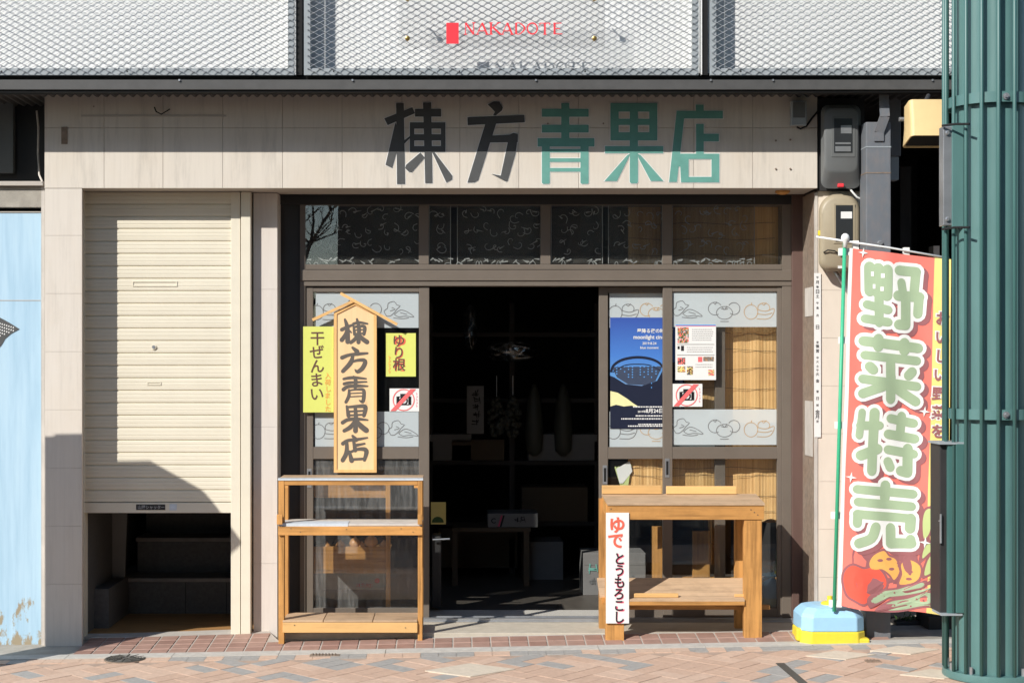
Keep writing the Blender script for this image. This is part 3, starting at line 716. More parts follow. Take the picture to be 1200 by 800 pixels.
# clear acrylic plate with red lettering
AY = -0.365
pl = T('acrylic_sign', 'clear acrylic plate with a red square and thin red capital letters fixed over the mesh', 'sign', at(597, 45, AY))
pa = MB(); pa.box(X(467, AY), X(709, AY), AY, AY+.006, Z(56, AY), Z(-10, AY), .001); pa.build('plate', 'glass_clear', pl)
f_ = plane(AY-.0012)
sq = MB(); sq.ppoly(rect(523, 27, 537.5, 51.5), f_); sq.build('red_square', 'red_print', pl)
lt = MB(); S1, S2 = 2.2, 1.0; y0_, y1_ = 27, 40.5; x_ = 544.5; Wd = 12.6; G = 14.7
def serif(a, c): lt.stroke([(a-2, c), (a+2, c)], 1.0, f_, False)
def ln(a, c, w_=S2): lt.stroke([a, c], w_, f_, False)
for ch in 'NAKADOTE':
    a, e = x_, x_+Wd-1
    if ch == 'N': ln((a+1, y0_), (a+1, y1_)); ln((a+1, y0_), (e-1, y1_), S1); ln((e-1, y0_), (e-1, y1_)); serif(a+1, y1_); serif(e-1, y0_)
    if ch == 'A': m_ = (a+e)/2; ln((m_, y0_), (a, y1_)); ln((m_, y0_), (e, y1_), S1); ln((a+2.5, y1_-4), (e-2.5, y1_-4)); serif(a, y1_); serif(e, y1_)
    if ch == 'K': ln((a+1.5, y0_), (a+1.5, y1_), S1); ln((e-1, y0_), (a+2, y0_+7)); ln((a+4, y0_+5.5), (e+1, y1_), S1); serif(a+1.5, y1_); serif(a+1.5, y0_); serif(e-1, y0_)
    if ch == 'D': ln((a+1.5, y0_), (a+1.5, y1_), S1); lt.stroke([(a+1.5, y0_+.5), (a+6, y0_+.5), (e, y0_+6.5), (a+6, y1_-.5), (a+1.5, y1_-.5)], [1, 1, 2.2, 1, 1], f_, False, 1)
    if ch == 'O': lt.stroke(ring((a+e)/2, (y0_+y1_)/2, 5.8, 20, 6.4), 1.6, f_, False)
    if ch == 'T': ln((a, y0_+.5), (e, y0_+.5)); ln(((a+e)/2, y0_), ((a+e)/2, y1_), S1); ln((a, y0_), (a, y0_+3)); ln((e, y0_), (e, y0_+3)); serif((a+e)/2, y1_)
    if ch == 'E': ln((a+2.5, y0_), (a+2.5, y1_), S1); ln((a+1, y0_+.5), (e-1, y0_+.5)); ln((a+2, (y0_+y1_)/2), (e-3, (y0_+y1_)/2)); ln((a+1, y1_-.5), (e, y1_-.5))
    x_ += G
for i in range(len(lt.v)): x3, y3, z3 = lt.v[i]; lt.v[i] = (x3, y3-0.00001*(i//4), z3)
lt.build('lettering', 'red_print', pl)
for (px, py) in ((477.5, 45.5), (696.5, 45.5), (477.5, -1), (696.5, -1)):
    mb = MB(); c = at(px, py, AY); mb.lathe([(.011, -.014), (.014, -.012), (.014, -.003), (.012, -.0005)], c, 16, 'Y'); mb.lathe([(.004, .0065), (.004, .06)], c, 10, 'Y'); mb.build('standoff', 'brass', pl, 'auto')

# ================================================================== SHUTTER
SY = 0.19
sh = T('roller_shutter', 'cream ribbed roller shutter pulled two thirds down over a dark stairway', 'shutter', at(185, 740, SY))
mb = MB(); y = 215.0; pitch = 14.55
yy = 597.0-14.4
zb = Z(588, SY)
k = 0
prof = []                                              # one slat profile in (z, dy)
z = zb
while z < Z(214, SY):
    ph = Z(0, SY)-Z(pitch, SY)
    prof += [(z, .0), (z+ph*.06, -.004), (z+ph*.3, -.0052), (z+ph*.32, -.0035), (z+ph*.36, -.0035), (z+ph*.38, -.0052), (z+ph*.6, -.0052), (z+ph*.62, -.0035), (z+ph*.66, -.0035), (z+ph*.68, -.0052), (z+ph*.90, -.0045), (z+ph*.945, .003), (z+ph*.985, .003)]
    z += ph
xa, xb = X(97.8, SY), X(271, SY)
vs = []; 
for (zz, dy) in prof: vs += [(xa, SY+dy, zz), (xb, SY+dy, zz)]
mb.raw(vs, [(i*2, i*2+1, i*2+3, i*2+2) for i in range(len(prof)-1)])
mb.build('slat_curtain', 'shutter', sh)
mb = MB(); mb.box(xa, xb, SY-.010, SY+.02, Z(600.5, SY), Z(588.5, SY), .003); bb = mb.build('bottom_bar', 'shutter', sh)
mb = MB(); mb.box(X(160, SY), X(194, SY), SY-.0125, SY-.0095, Z(597, SY), Z(590.5, SY), .001); np_ = mb.build('name_plate', 'frame_dark', bb)
mb = MB(); mb.text('山陽シャッター', 177, 593.9, 4.9, plane(SY-.0136), 0.02, sx=0.93); mb.build('plate_lettering', 'steel', bb)
mb = MB(); mb.box(X(199, SY), X(207.5, SY), SY-.0115, SY-.0095, Z(597.5, SY), Z(590, SY)); mb.build('sticker', 'tape', bb)
def slot(x0, y0, x1, y1, nm):
    m2 = MB(); a, c, e, d = X(x0, SY), X(x1, SY), Z(y1, SY), Z(y0, SY)
    for (u0, u1, w0, w1) in ((a, c, d-.005, d), (a, c, e, e+.004), (a, a+.005, e+.004, d-.005), (c-.005, c, e+.004, d-.005)): m2.box(u0, u1, SY-.009, SY-.004, w0, w1)
    m2.build(nm, 'shutter', sh)
slot(155.5, 329.5, 208, 335.5, 'pull_handle'); slot(172.5, 447.5, 189, 451, 'letter_slot')
mb = MB(); mb.lathe([(.016, -.012), (.016, 0)], at(180.5, 406.5, SY), 20, 'Y'); mb.build('lock', 'shutter', sh)
mb = MB(); mb.lathe([(.010, -.015), (.010, -.005)], at(180.5, 406.5, SY), 16, 'Y'); mb.build('key_cylinder', 'steel', sh)
gr = MB(); gr.box(X(95.5, .17), X(98.6, .17), .17, .26, -.3, ZF0-.002); gr.box(X(270.5, .175), X(281.5, .175), .175, .27, -.3, ZF0-.002, .003); gr.box(X(282.3, .165), X(293.5, .165), .165, .27, -.3, ZF0-.002, .003)
build_each(gr, 'guide_rail', 'shutter', sh)
hb = MB(); hb.box(X(98, .2), X(270, .2), .205, .5, Z(226, .2), 2.9); hb.build('shutter_box', 'shutter', sh)
# stairway behind it
st = T('entry_stair', 'dark granite steps rising in the gap under the half closed shutter', 'stairs', at(200, 720, 1.0))
zf = -.082
mb = MB(); mb.use('wood_floor'); mb.box(-2.26, -1.16, .30, 2.6, -.3, zf); mb.build('landing', None, st)
mb = MB(); mb.box(-2.23, -1.28, .175, .30, -.3, zf-.004, .003); mb.build('threshold', 'kerb', st)
x0s, x1s = X(150, 1.0), -1.165
Ys = 1.0; zz = zf
for i in range(7):
    mb = MB(); mb.box(x0s+.003*i, x1s, Ys+.012, Ys+3, zf, zz+.205); mb.build('riser', 'riser', st)
    mb = MB(); mb.box(x0s-.01+.003*i, x1s, Ys, Ys+.3, zz+.206, zz+.232, .005); mb.build('tread', 'tread', st)
    zz += .232; Ys += .27
mb = MB()
for q_ in (217, 265): mb.box(X(q_, 1.0), X(q_, 1.0)+.003, 1.009, 1.013, zf, zf+.205)
build_each(mb, 'tile_joint', 'black', st)
mb = MB(); mb.prism([(X(112, .95), zf+.10), (X(145, .95), zf+.10), (X(153, .95), 1.2), (X(112, .95), 1.2)], .95, .97); mb.build('side_panel', 'card_white', st)
mb = MB(); mb.box(-2.229, -2.14, .45, 1.6, zf, .16); mb.box(-2.27, -2.23, .27, 4, zf, 3.1); mb.box(-2.2, -1.16, 3.9, 4, zf, 3.1); mb.build('side_wall', 'riser', st)

# ================================================================== SHOP FRONT FRAME AND DOORS
FY = 0.395
fo = T('window_frame', 'grey brown aluminium shopfront frame with four transom windows over the doors', 'shopfront frame', at(640, 735, FY))
fr = MB()
fr.pbox((351.5, 226), (357.8, 737), FY, FY+.12, .002); fr.pbox((916.6, 226), (928.3, 737), FY, FY+.12, .002)
fr.pbox((358, 309.8), (916.4, 315.8), FY+.002, FY+.11, .002); fr.pbox((352, 316.3), (928, 328.8), FY-.012, FY+.11, .003); fr.pbox((352, 329.2), (928, 335), FY-.004, FY+.11, .002)
fr.pbox((352, 226), (916.4, 240.5), FY-.003, FY+.1)
for a, c in ((490.8, 502.5), (633.5, 645.2), (776.3, 787.6)): fr.pbox((a, 240.6), (c, 309.6), FY+.001, FY+.09, .002)
fr.build('frame', 'frame', fo)
for a, c in ((358, 491), (502, 634), (645, 777), (787, 917)):
    mb = MB(); mb.pbox((a, 240), (c, 310), FY+.004, FY+.007); p_ = mb.build('pane', 'glass', fo)
rl = MB(); rl.box(X(330, FY), X(949, FY), FY-.055, FY+.075, -.0255, -.018, .002); rl.box(X(330, FY), X(949, FY), FY-.045, FY-.03, -.018, -.004); rl.box(X(330, FY), X(949, FY), FY+.0, FY+.006, -.018, -.006); rl.box(X(330, FY), X(949, FY), FY+.06, FY+.066, -.018, -.006); rl.build('floor_track', 'steel', fo)

# --- line drawings for the film
def motif(mb, kind, cx, cy, fn, flip=1):
    def P(l): return [(cx+x, cy+y*flip) for x, y in l]
    def C(x, y, r, ry=None, a0=0, a1=360): mb.stroke(P(ring(x, y, r, 18, ry, a0, a1)), 0.75, fn, False)
    def S(l): mb.stroke(P(l), 0.75, fn, False, 2)
    if kind == 'tomato':
        C(1, 3, 9.5, 7.5); C(-10, -2, 8, 7.5, 60, 330); C(12, -2, 7, 7, -150, 130)
        S([(-2, -4), (1, -1), (4, -5)]); S([(-3, -2), (1, -1), (5, -2)]); S([(-12, -9), (-10, -7), (-8, -10)]); S([(-4, 13), (6, 13)])
    if kind == 'basket':
        C(-9, 2, 8, 8.5); C(6, -3, 7, 5.5, 150, 400); S([(-2, -1), (8, 1), (18, -2), (16, 6), (10, 10), (-2, 10)]); S([(-2, 4), (8, 5), (16, 3)]); S([(4, -8), (6, -6), (9, -9)]); S([(-9, -6), (-8, -9)])
    if kind == 'leafy':
        S([(-14, 6), (-17, 0), (-13, -3), (-12, -9), (-5, -11), (-2, -7), (2, -6), (-2, -2), (-5, 2), (-10, 6), (-14, 6)])
        S([(-5, 4), (2, -1), (10, 1), (18, 7), (8, 6), (0, 7), (-5, 4)]); S([(-8, -4), (-4, -2), (-10, 0)]); S([(2, 2), (10, 4)]); S([(-6, 8), (4, 9), (12, 8)])
def film(mother, Yf, x0, x1, y0, y1, motifs, flip=1):
    mb = MB(); mb.flat([at(x0, y0, Yf), at(x1, y0, Yf), at(x1, y1, Yf), at(x0, y1, Yf)]); fm = mb.build('frosted_film', 'film', mother)
    for i, (kd, cx, col) in enumerate(motifs):
        mb = MB(); motif(mb, kd, cx, (y0+y1)/2+1, plane(Yf-.0012)); 
        for j in range(len(mb.v)): a = mb.v[j]; mb.v[j] = (a[0], a[1]-.000004*(j//2), a[2])
        mb.build('vegetable_drawing', col, fm)
def door(label, Yd, x0, x1, sL, sR, yt, m_glass, films, xh, yh, rot=0):
    d = T('sliding_door', label, 'sliding door', at((x0+x1)/2, 733, Yd), 'aluminium framed sliding shop doors')
    yb = 729; f = MB(); t_ = .036
    f.pbox((x0, 336), (sL, yb), Yd, Yd+t_, .003); f.pbox((sR, 336), (x1, yb), Yd, Yd+t_, .003)
    f.pbox((sL+.05, 336.2), (sR-.05, yt), Yd+.002, Yd+t_-.002, .002); f.pbox((sL+.05, 523.5), (sR-.05, 537.5), Yd+.002, Yd+t_-.002, .002); f.pbox((sL+.05, 712), (sR-.05, yb-.2), Yd+.002, Yd+t_-.002, .002)
    f.build('frame', 'frame', d)
    mb = MB(); mb.pbox((sL-1, yt-1), (sR+1, 524.5), Yd+.016, Yd+.020); mb.build('glass', 'glass', d)
    mb = MB(); mb.pbox((sL-1, 537), (sR+1, 713), Yd+.016, Yd+.020); mb.build('glass', m_glass, d)
    for (y0, y1, mot) in films: film(d, Yd+.0145, mot[0][0], mot[0][1], y0, y1, mot[1])
    if xh:
        mb = MB(); mb.pbox((xh-2.6, yh-11), (xh+2.6, yh+11), Yd-.003, Yd+.002); mb.build('handle_plate', 'steel', d)
        mb = MB(); mb.pbox((xh-1.3, yh-8), (xh+1.3, yh+8), Yd-.0045, Yd+.002); mb.build('finger_pull', 'black', d)
    return d
YB, YAi = 0.405, 0.452
door('left glazed sliding door half hidden by the wooden plaque and yellow papers', YB, 358.2, 503, 367, 491, 342, 'glass_dusty',
     [(342.5, 384, ((370, 490.5), [('basket', 380, 'lineart'), ('tomato', 428, 'lineart'), ('leafy', 467, 'lineart')])),
      (482, 523, ((369, 490.5), [('basket', 382, 'lineart'), ('tomato', 437, 'lineart'), ('leafy', 472, 'lineart')]))], 362.5, 560)
door('sliding door with the blue night poster standing right of the dark opening', YAi, 702, 850, 712.5, 838, 343, 'glass',
     [(343.5, 384, ((714, 838), [('basket', 730, 'lineart'), ('tomato', 768, 'lineart_o')])),
      (482, 523.5, ((714, 838), [('basket', 728, 'lineart'), ('tomato', 768, 'lineart_o')]))], 709, 556)
door('right front sliding door backed by a sunlit bamboo blind', YB, 777, 916.4, 788, 911, 341.5, 'glass',
     [(342, 383, ((788.5, 910), [('leafy', 805, 'lineart'), ('tomato', 848, 'lineart'), ('basket', 889, 'lineart_o')])),
      (479.5, 521, ((788.5, 910), [('leafy', 806, 'lineart'), ('tomato', 848, 'lineart'), ('basket', 889, 'lineart_o')]))], 782, 548)

# lace valance with scrolls behind the transom
LY = 0.412
la = T('lace_curtain', 'sheer dark curtain with white scroll lace hanging behind the transom windows', 'curtain', at(640, 315, LY))
def sheer():
    m, n, out = newmat('sheer fabric')
    d = N(n, 'ShaderNodeBsdfDiffuse'); d.inputs[0].default_value = (0.10, 0.095, 0.085, 1)
    t = N(n, 'ShaderNodeBsdfTransparent'); a = n.nodes.new('ShaderNodeMixShader'); a.inputs[0].default_value = 0.55
    L(n, d.outputs[0], a.inputs[1]); L(n, t.outputs[0], a.inputs[2]); L(n, a.outputs[0], out.inputs[0]); return m
M['sheer'] = sheer()
rl_ = random.Random(3)
for (x0, x1) in ((358, 497), (503, 528), (536, 640), (646, 706), (713, 776), (788, 884)):
    mb = MB(); nseg = int((x1-x0)/4); vs = []
    for i in range(nseg+1):
        px = x0+(x1-x0)*i/nseg; dy = .006+.004*math.sin(px*.21)
        for py in (232, 308.5): q = at(px, py, LY); vs.append((q.x, q.y+dy, q.z))
    mb.raw(vs, [(i*2, i*2+2, i*2+3, i*2+1) for i in range(nseg)]); mb.build('panel', 'sheer', la)
    mb = MB()
    n_sc = int((x1-x0)/11)
    for i in range(n_sc):
        for row in range(3):
            cx = x0+6+(x1-x0-10)*((i+.5)/n_sc)+rl_.uniform(-4, 4); cy = 250+row*19+rl_.uniform(-6, 6); r0 = rl_.uniform(4, 8); a0 = rl_.uniform(0, 360); sg = rl_.choice((-1, 1))
            pts = [(cx+r0*(1-.16*j)*math.cos(R(a0+sg*j*45)), cy+r0*(1-.16*j)*math.sin(R(a0+sg*j*45))) for j in range(6)]
            mb.stroke(pts, [.75, .8, .75, .7, .6, .5], plane(LY-.004), True, 2)
            if rl_.random() < .6: mb.stroke([(cx, cy), (cx+rl_.uniform(-9, 9), cy+rl_.uniform(-5, 5))], [1.5, 0.4], plane(LY-.0043))
    xx = x0+1
    while xx < x1-2:                                   # scalloped lower hem
        if rl_.random() < .3: mb.stroke(ring(xx+rl_.uniform(0, 5), 310, rl_.uniform(1.5, 4), 8, rl_.uniform(2, 5), 180, 360), .7, plane(LY-.0041), False)
        for _ in range(rl_.randrange(3)): a = rl_.uniform(-50, 50); q_ = xx+rl_.uniform(0, 6); e_ = rl_.uniform(303, 308); mb.stroke([(q_+2.8*math.cos(R(a)), e_+2.5*math.sin(R(a))), (q_-2.8*math.cos(R(a)), e_-2.5*math.sin(R(a)))], [1.8, .5], plane(LY-.0045))
        xx += 6.5
    for e in (x0, x1): mb.stroke([(e, 240), (e, 309)], 0.9, plane(LY-.0039), False)
    for j in range(len(mb.v)): a = mb.v[j]; mb.v[j] = (a[0], a[1]-.0000015*(j//2), a[2])
    mb.build('lace', 'lace', la)
# dark shop name seen from behind on the hanging cloth
nz = T('hanging_cloth', 'dark cloth strip lettered in black hanging behind the third transom window', 'shop curtain', at(735, 300, .66))
mb = MB(); mb.flat([at(505, 296, .66), at(758, 296, .66), at(758, 262, .66), at(505, 262, .66)]); mb.build('cloth', 'card_dim', nz)
mb = MB()
for i, ch in enumerate('青果店'): mb.glyph(ch, 650+i*45, 281, 36, plane(.657), .05, 1, 0)
mb.build('lettering', 'ink_black', nz)

# bamboo blind
bl = T('bamboo_blind', 'sunlit tan bamboo blind hanging inside the right hand doors', 'blind', at(826, 440, .56))
mb = MB(); Yb = .512; x0, x1 = 736, 917; nn = 90; vs = []
for i in range(nn+1):
    px = x0+(x1-x0)*i/nn; dy = .006*math.sin(px*.09)+.003*math.sin(px*.31)
    for py in (236, 300, 400, 500, 606+2.5*math.sin(px*.2)+(4 if px > 880 else 0)): q = at(px, py, Yb); vs.append((q.x, q.y+dy+(.0015 if i % 2 else 0), q.z))
mb.raw(vs, [(i*5+j, i*5+5+j, i*5+6+j, i*5+1+j) for i in range(nn) for j in range(4)]); mb.build('slat_sheet', 'bamboo', bl)
for py in (262, 280, 299, 391, 410, 432, 455, 478, 510, 548, 557, 580, 598):
    mb = MB(); mb.tube([at(px, py+1.2*math.sin(px*.07+py), Yb-.012) for px in range(737, 917, 9)], .0013, 5); mb.build('cord', 'frame_dark', bl)
mb = MB(); mb.tube([at(px, 385+abs(5*math.sin((px-845)*.1)), Yb-.02) for px in range(846, 916, 4)], .003, 5); mb.build('valance_edge', 'paleX', bl)

# ================================================================== PAPERS, POSTERS, PLAQUE
def sheet(name, label, cat, Yp, x0, y0, x1, y1, m_, group=None, th=.0012):
    o = T(name, label, cat, at((x0+x1)/2, y1, Yp), group)
    mb = MB(); mb.box(X(x0, Yp), X(x1, Yp), Yp-th, Yp, Z(y1, Yp), Z(y0, Yp)); mb.build('sheet', m_, o)
    return o
def lettering(o, m_, fnc, nm='lettering'):
    mb = MB(); fnc(mb); return mb.build(nm, m_, o)
Yp = FY-.014
s1 = sheet('paper_sign', 'tall lemon yellow paper with brown brush writing, left of the wooden plaque', 'paper sign', Yp, 355.3, 382.5, 391, 483, 'yellow_paper')
Lp = plane(Yp-.0026); Lq = plane(Yp-.0020)
lettering(s1, 'ink', lambda m: m.text('干ぜんまい', 371.5, 396, 17.5, Lp, .012, True, .93, jit=1.2, rot=-.04))
lettering(s1, 'ink_orange', lambda m: m.text('入荷しました', 384.2, 440, 7.6, Lp, .008, True, 1.02, jit=.5), 'small_lettering')
Yp2 = YB-.004
s2 = sheet('paper_sign', 'square yellow paper with three brush characters, right of the wooden plaque', 'paper sign', YB+.0128, 452.3, 390.3, 487.3, 441, 'yellow_paper')
Lp2 = plane(YB+.0128-.0026); Lq2 = plane(YB+.0128-.0020)
lettering(s2, 'ink_red', lambda m: m.text('ゆり根', 468.3, 399.6, 15.5, Lq2, .02, True, .90, jit=.6, rot=.02), 'red_edge')
lettering(s2, 'ink', lambda m: m.text('ゆり根', 467.6, 399, 15.5, Lp2, .014, True, .90, jit=.6, rot=.02))
def sq_marks(m):
    for i in range(5): m.stroke([(455+(i % 2), 417+i*4.2), (457.5, 419+i*4.2), (455.5, 420+i*4.2)], .8, Lp2, False, 1)
lettering(s2, 'ink_orange', sq_marks, 'small_lettering')
def nocamera(label, x0, y0, x1, y1, Yn):
    o = sheet('no_photo_sign', label, 'notice', Yn, x0, y0, x1, y1, 'paper'); cx, cy = (x0+x1)/2-1, (y0+y1)/2
    f1, f2, f3, f4 = (plane(Yn-.0012-d) for d in (.0008, .0012, .0016, .0022))
    def cmr(m):
        m.stroke(ring(cx, cy+1, 9, 4, 6.6, 45, 405), 1.3, f1, False); m.ppoly(rect(cx-8.5, cy-4, cx-5, cy+6), f1); m.ppoly(rect(cx+5.5, cy-4, cx+9, cy+6), f1)
        m.ppoly(rect(cx-4, cy-7.2, cx+3, cy-4.4), f2)
    lettering(o, 'ink_black', cmr, 'camera_picture')
    lettering(o, 'ink_black', lambda m: m.stroke(ring(cx, cy+1, 4.2, 16), 1.8, f3, False), 'lens_picture')
    lettering(o, 'pink_red', lambda m: m.stroke(ring(cx, cy, 12.3, 28), 1.1, plane(Yn-.0030), False), 'ring_mark')
    lettering(o, 'pink_red', lambda m: m.ppoly([(x0+1, y1-.6), (x0+7, y1-.6), (x1-4, y0+.6), (x1-10.5, y0+.6)], plane(Yn-.0036)), 'slash_mark')
    lettering(o, 'ink_pink', lambda m: [m.stroke([(x1-4+(q % 2), y0+5+q*3.6), (x1-2.6, y0+6.5+q*3.6), (x1-3.6, y0+7.2+q*3.6)], .7, f2, False) for q in range(5)], 'small_lettering')
    return o
nocamera('white no camera notice on the left door under the square yellow paper', 456.5, 455, 491.5, 481.8, YB+.0124)
nocamera('white no camera notice on the right door under the printed sheet', 788.3, 449.5, 823, 476.3, YB-.0022)
# night cinema poster on the middle door
PYs = YAi+.0125
po = T('cinema_poster', 'blue night sky poster with a curved dark building, taped to the middle door', 'poster', at(757, 502, PYs))
mb = MB(); mb.box(X(715, PYs), X(802, PYs), PYs-.001, PYs, Z(502, PYs), Z(372, PYs)); mb.build('sheet', 'skyprint', po)
def pp(k): return plane(PYs-.001-.0006*k)
mb = MB(); mb.ppoly([(715, 502), (802, 502), (802, 424), (790, 424), (778, 431), (770, 446), (752, 452), (733, 450), (720, 442), (715, 440)], pp(1)); mb.build('building_picture', 'poster_dark', po)
mb = MB(); mb.ppoly([(717, 430), (776, 429), (768, 446), (756, 451), (736, 450), (723, 442)], pp(1.6)); mb.build('wall_picture', 'poster_mid', po)
mb = MB(); mb.stroke([(716, 436), (719, 428), (729, 421.5), (745, 418.5), (760, 419.8), (771, 424), (777, 430)], [2.6, 2.8, 3, 3, 3, 2.8, 2.4], pp(2.2), False, 2); mb.stroke([(718, 436), (732, 428), (748, 426.5), (762, 428), (774, 434)], 1.0, pp(2.3), False, 2); mb.build('canopy_picture', 'poster_dark', po)
mb = MB()
for i in range(11):
    for j in range(5):
        if i in (5,) or rl_.random() < .15: continue
        x_ = 722+i*4.6; y_ = 429.5+j*3-abs(i-5)*.25
        if y_ > 444-abs(i-5)*1.3: continue
        mb.ppoly(rect(x_, y_, x_+1.5, y_+1.2), pp(3))
for y_ in (441, 448, 453): mb.ppoly(rect(763, y_, 764, y_+1.6), pp(3))
mb.build('window_picture', 'poster_blue', po)
mb = MB(); mb.ppoly([(715.3, 458), (724, 460), (735, 467), (743, 473), (748, 476), (715.3, 477)], pp(2)); mb.build('glow_picture', 'poster_glow', po)
mb = MB(); mb.ppoly([(715.3, 476), (722, 474), (731, 476), (740, 475), (750, 478), (760, 474), (770, 479), (802, 478), (802, 502), (715.3, 502)], pp(2.4)); mb.build('trees_picture', 'poster_dark', po)
mb = MB(); mb.text('星降る夜の映画祭', 768, 387.5, 5.4, pp(3), .02); mb.text('moonlight cinema', 764, 394.5, 6.6, pp(3), .02, sx=.92); mb.text('2019.8.24', 761, 402, 4.2, pp(3), .012); mb.text('blue moment', 761, 407, 4.0, pp(3), .012)
mb.text('2019年', 752, 482, 3.2, pp(3), .015); mb.text('8月24日(土)', 772, 481, 6.0, pp(3), .02); 
for (xa, xb, yy) in ((742, 798, 476.5), (745, 798, 487), (728, 798, 490.5), (748, 796, 497), (736, 796, 499)):
    xx = xa
    while xx < xb: ww = 1+rl_.random()*2; mb.ppoly(rect(xx, yy-.7, xx+ww, yy+.7), pp(3)); xx += ww+.7
mb.build('lettering', 'paper', po)
# printed sheet with small pictures
pf = sheet('printed_leaflet', 'white printed sheet with small food pictures on the right front door', 'leaflet', YB-.0022, 791.5, 380, 839, 445, 'paper')
l1, l2 = plane(YB-.0042), plane(YB-.0050)
def pics(m):
    m.use('poster_blue'); m.ppoly(rect(791.7, 380.2, 838.8, 381.6), l1)
    m.use('pink_red'); m.ppoly(rect(791.7, 381.7, 838.8, 382.3), l1); m.ppoly(rect(818, 418, 823, 424), l1)
    rp = random.Random(8)
    for (x0, y0, x1, y1, pal) in ((794, 383.5, 807, 402, ('card', 'pink_red', 'stone_pink', 'onion', 'leaf', 'card_white')), (794, 419, 803, 427, ('pink_red', 'cloth_red', 'ink_black', 'card', 'meter_grey')), (794, 429, 803, 436, ('cloth_yellow', 'cloth_yellow', 'leaf', 'card_white', 'onion')),
            (824, 418, 836.5, 423, ('card', 'onion', 'rust', 'card_white')), (805, 429, 812, 439, ('card', 'cloth_yellow', 'card_white', 'onion', 'ink_black')), (830, 433, 837, 440, ('pink_red', 'card_white', 'cloth_yellow', 'onion'))):
        yy = y0
        while yy < y1-.4:
            xx = x0
            while xx < x1-.4: m.use(rp.choice(pal)); m.ppoly(rect(xx, yy, min(xx+1.3, x1), min(yy+1.3, y1)), l1); xx += 1.3
            yy += 1.3
    m.use('ink_black'); m.ppoly(rect(794, 405.5, 796.5, 409), l1); m.ppoly(rect(798, 405, 801.5, 411), l1); m.ppoly(rect(793.5, 403.2, 837, 403.7), l1); m.ppoly(rect(793.5, 415.8, 837, 416.3), l1)
    m.use('lineart')
    for yy in (386, 388.5, 391, 393.5, 396, 398.5, 407, 409.5, 412, 427, 430):
        xx = 811 if yy < 400 else (805 if yy < 415 else 815)
        while xx < 834: ww = rl_.uniform(.8, 2.2); m.ppoly(rect(xx, yy-.3, xx+ww, yy+.3), l1); xx += ww+.5
lettering(pf, None, pics, 'pictures')
# wooden name plaque
QY = .369
pq = T('name_plaque', 'pale wooden plaque with gabled top and five brush characters on the left door', 'sign board', at(416, 553, QY))
poly = [(391.2, 553.5), (441.3, 553.5), (441.3, 366), (416.2, 353.5), (391.2, 366)]
mb = MB(); mb.prism([(X(a, QY), Z(c, QY)) for a, c in expand(poly, -2.6)], QY+.006, QY+.028); mb.build('board', 'plaque', pq)
mb = MB(); inn = expand(poly, -3.4)
for i in range(5):
    a, c = poly[i], poly[(i+1) % 5]; e, d = inn[(i+1) % 5], inn[i]
    q = [(X(u, QY), Z(v, QY)) for u, v in (a, c, e, d)]; mb.prism(q, QY, QY+.032)
mb.build('border', 'paleZ', pq)
for a, c in (((366.2, 374.8), (414, 352.8)), ((399, 343.6), (465.5, 380.2))):
    mb = MB(); yo = QY-.006 if a[0] > 380 else QY-.002; mb.bar(at(*a, yo), at(*c, yo), .017, .014); mb.build('roof_stick', 'paleX', pq)
mb = MB()
for px, py in ((387, 366.5), (446, 367.5)): mb.lathe([(.009, -.02), (.012, -.012), (.009, -.004), (.004, .04)], at(px, py, QY), 10, 'Y')
mb.build('peg', 'glass_clear', pq)
def o4(l): return [(385+x/6.667, 340+y/6.667) for x, y in l]
def o5(l): return [(385+x/6.667, 440+y/6.667) for x, y in l]
BR = [(o4, l, w_) for l, w_ in (
    ([(128, 228), (146, 290), (150, 402)], (14, 28, 30)), ([(104, 308), (150, 286), (196, 268)], (24, 20, 14)), ([(146, 300), (130, 350), (104, 388)], (14, 24, 28)), ([(158, 312), (178, 330)], (14, 10)),
    ([(196, 262), (240, 252), (304, 262)], (18, 18, 12)), ([(222, 226), (238, 300), (234, 406)], (14, 24, 26)), ([(196, 284), (204, 345)], (14, 20)), ([(196, 288), (270, 280), (284, 300), (276, 344)], (14, 20, 22, 20)),
    ([(206, 312), (276, 308)], 11), ([(206, 340), (276, 336)], 12), ([(226, 346), (204, 384), (174, 408)], (16, 24, 22)), ([(246, 346), (262, 376), (300, 404)], (14, 28, 30)),
    ([(188, 448), (222, 478)], (16, 30)), ([(106, 526), (160, 506), (230, 498), (304, 492)], (26, 20, 22, 14)), ([(192, 504), (172, 566), (112, 632)], (16, 30, 24)), ([(172, 566), (220, 548), (276, 546), (286, 566), (262, 612), (226, 636), (206, 618)], (12, 18, 24, 28, 28, 24, 6)))]
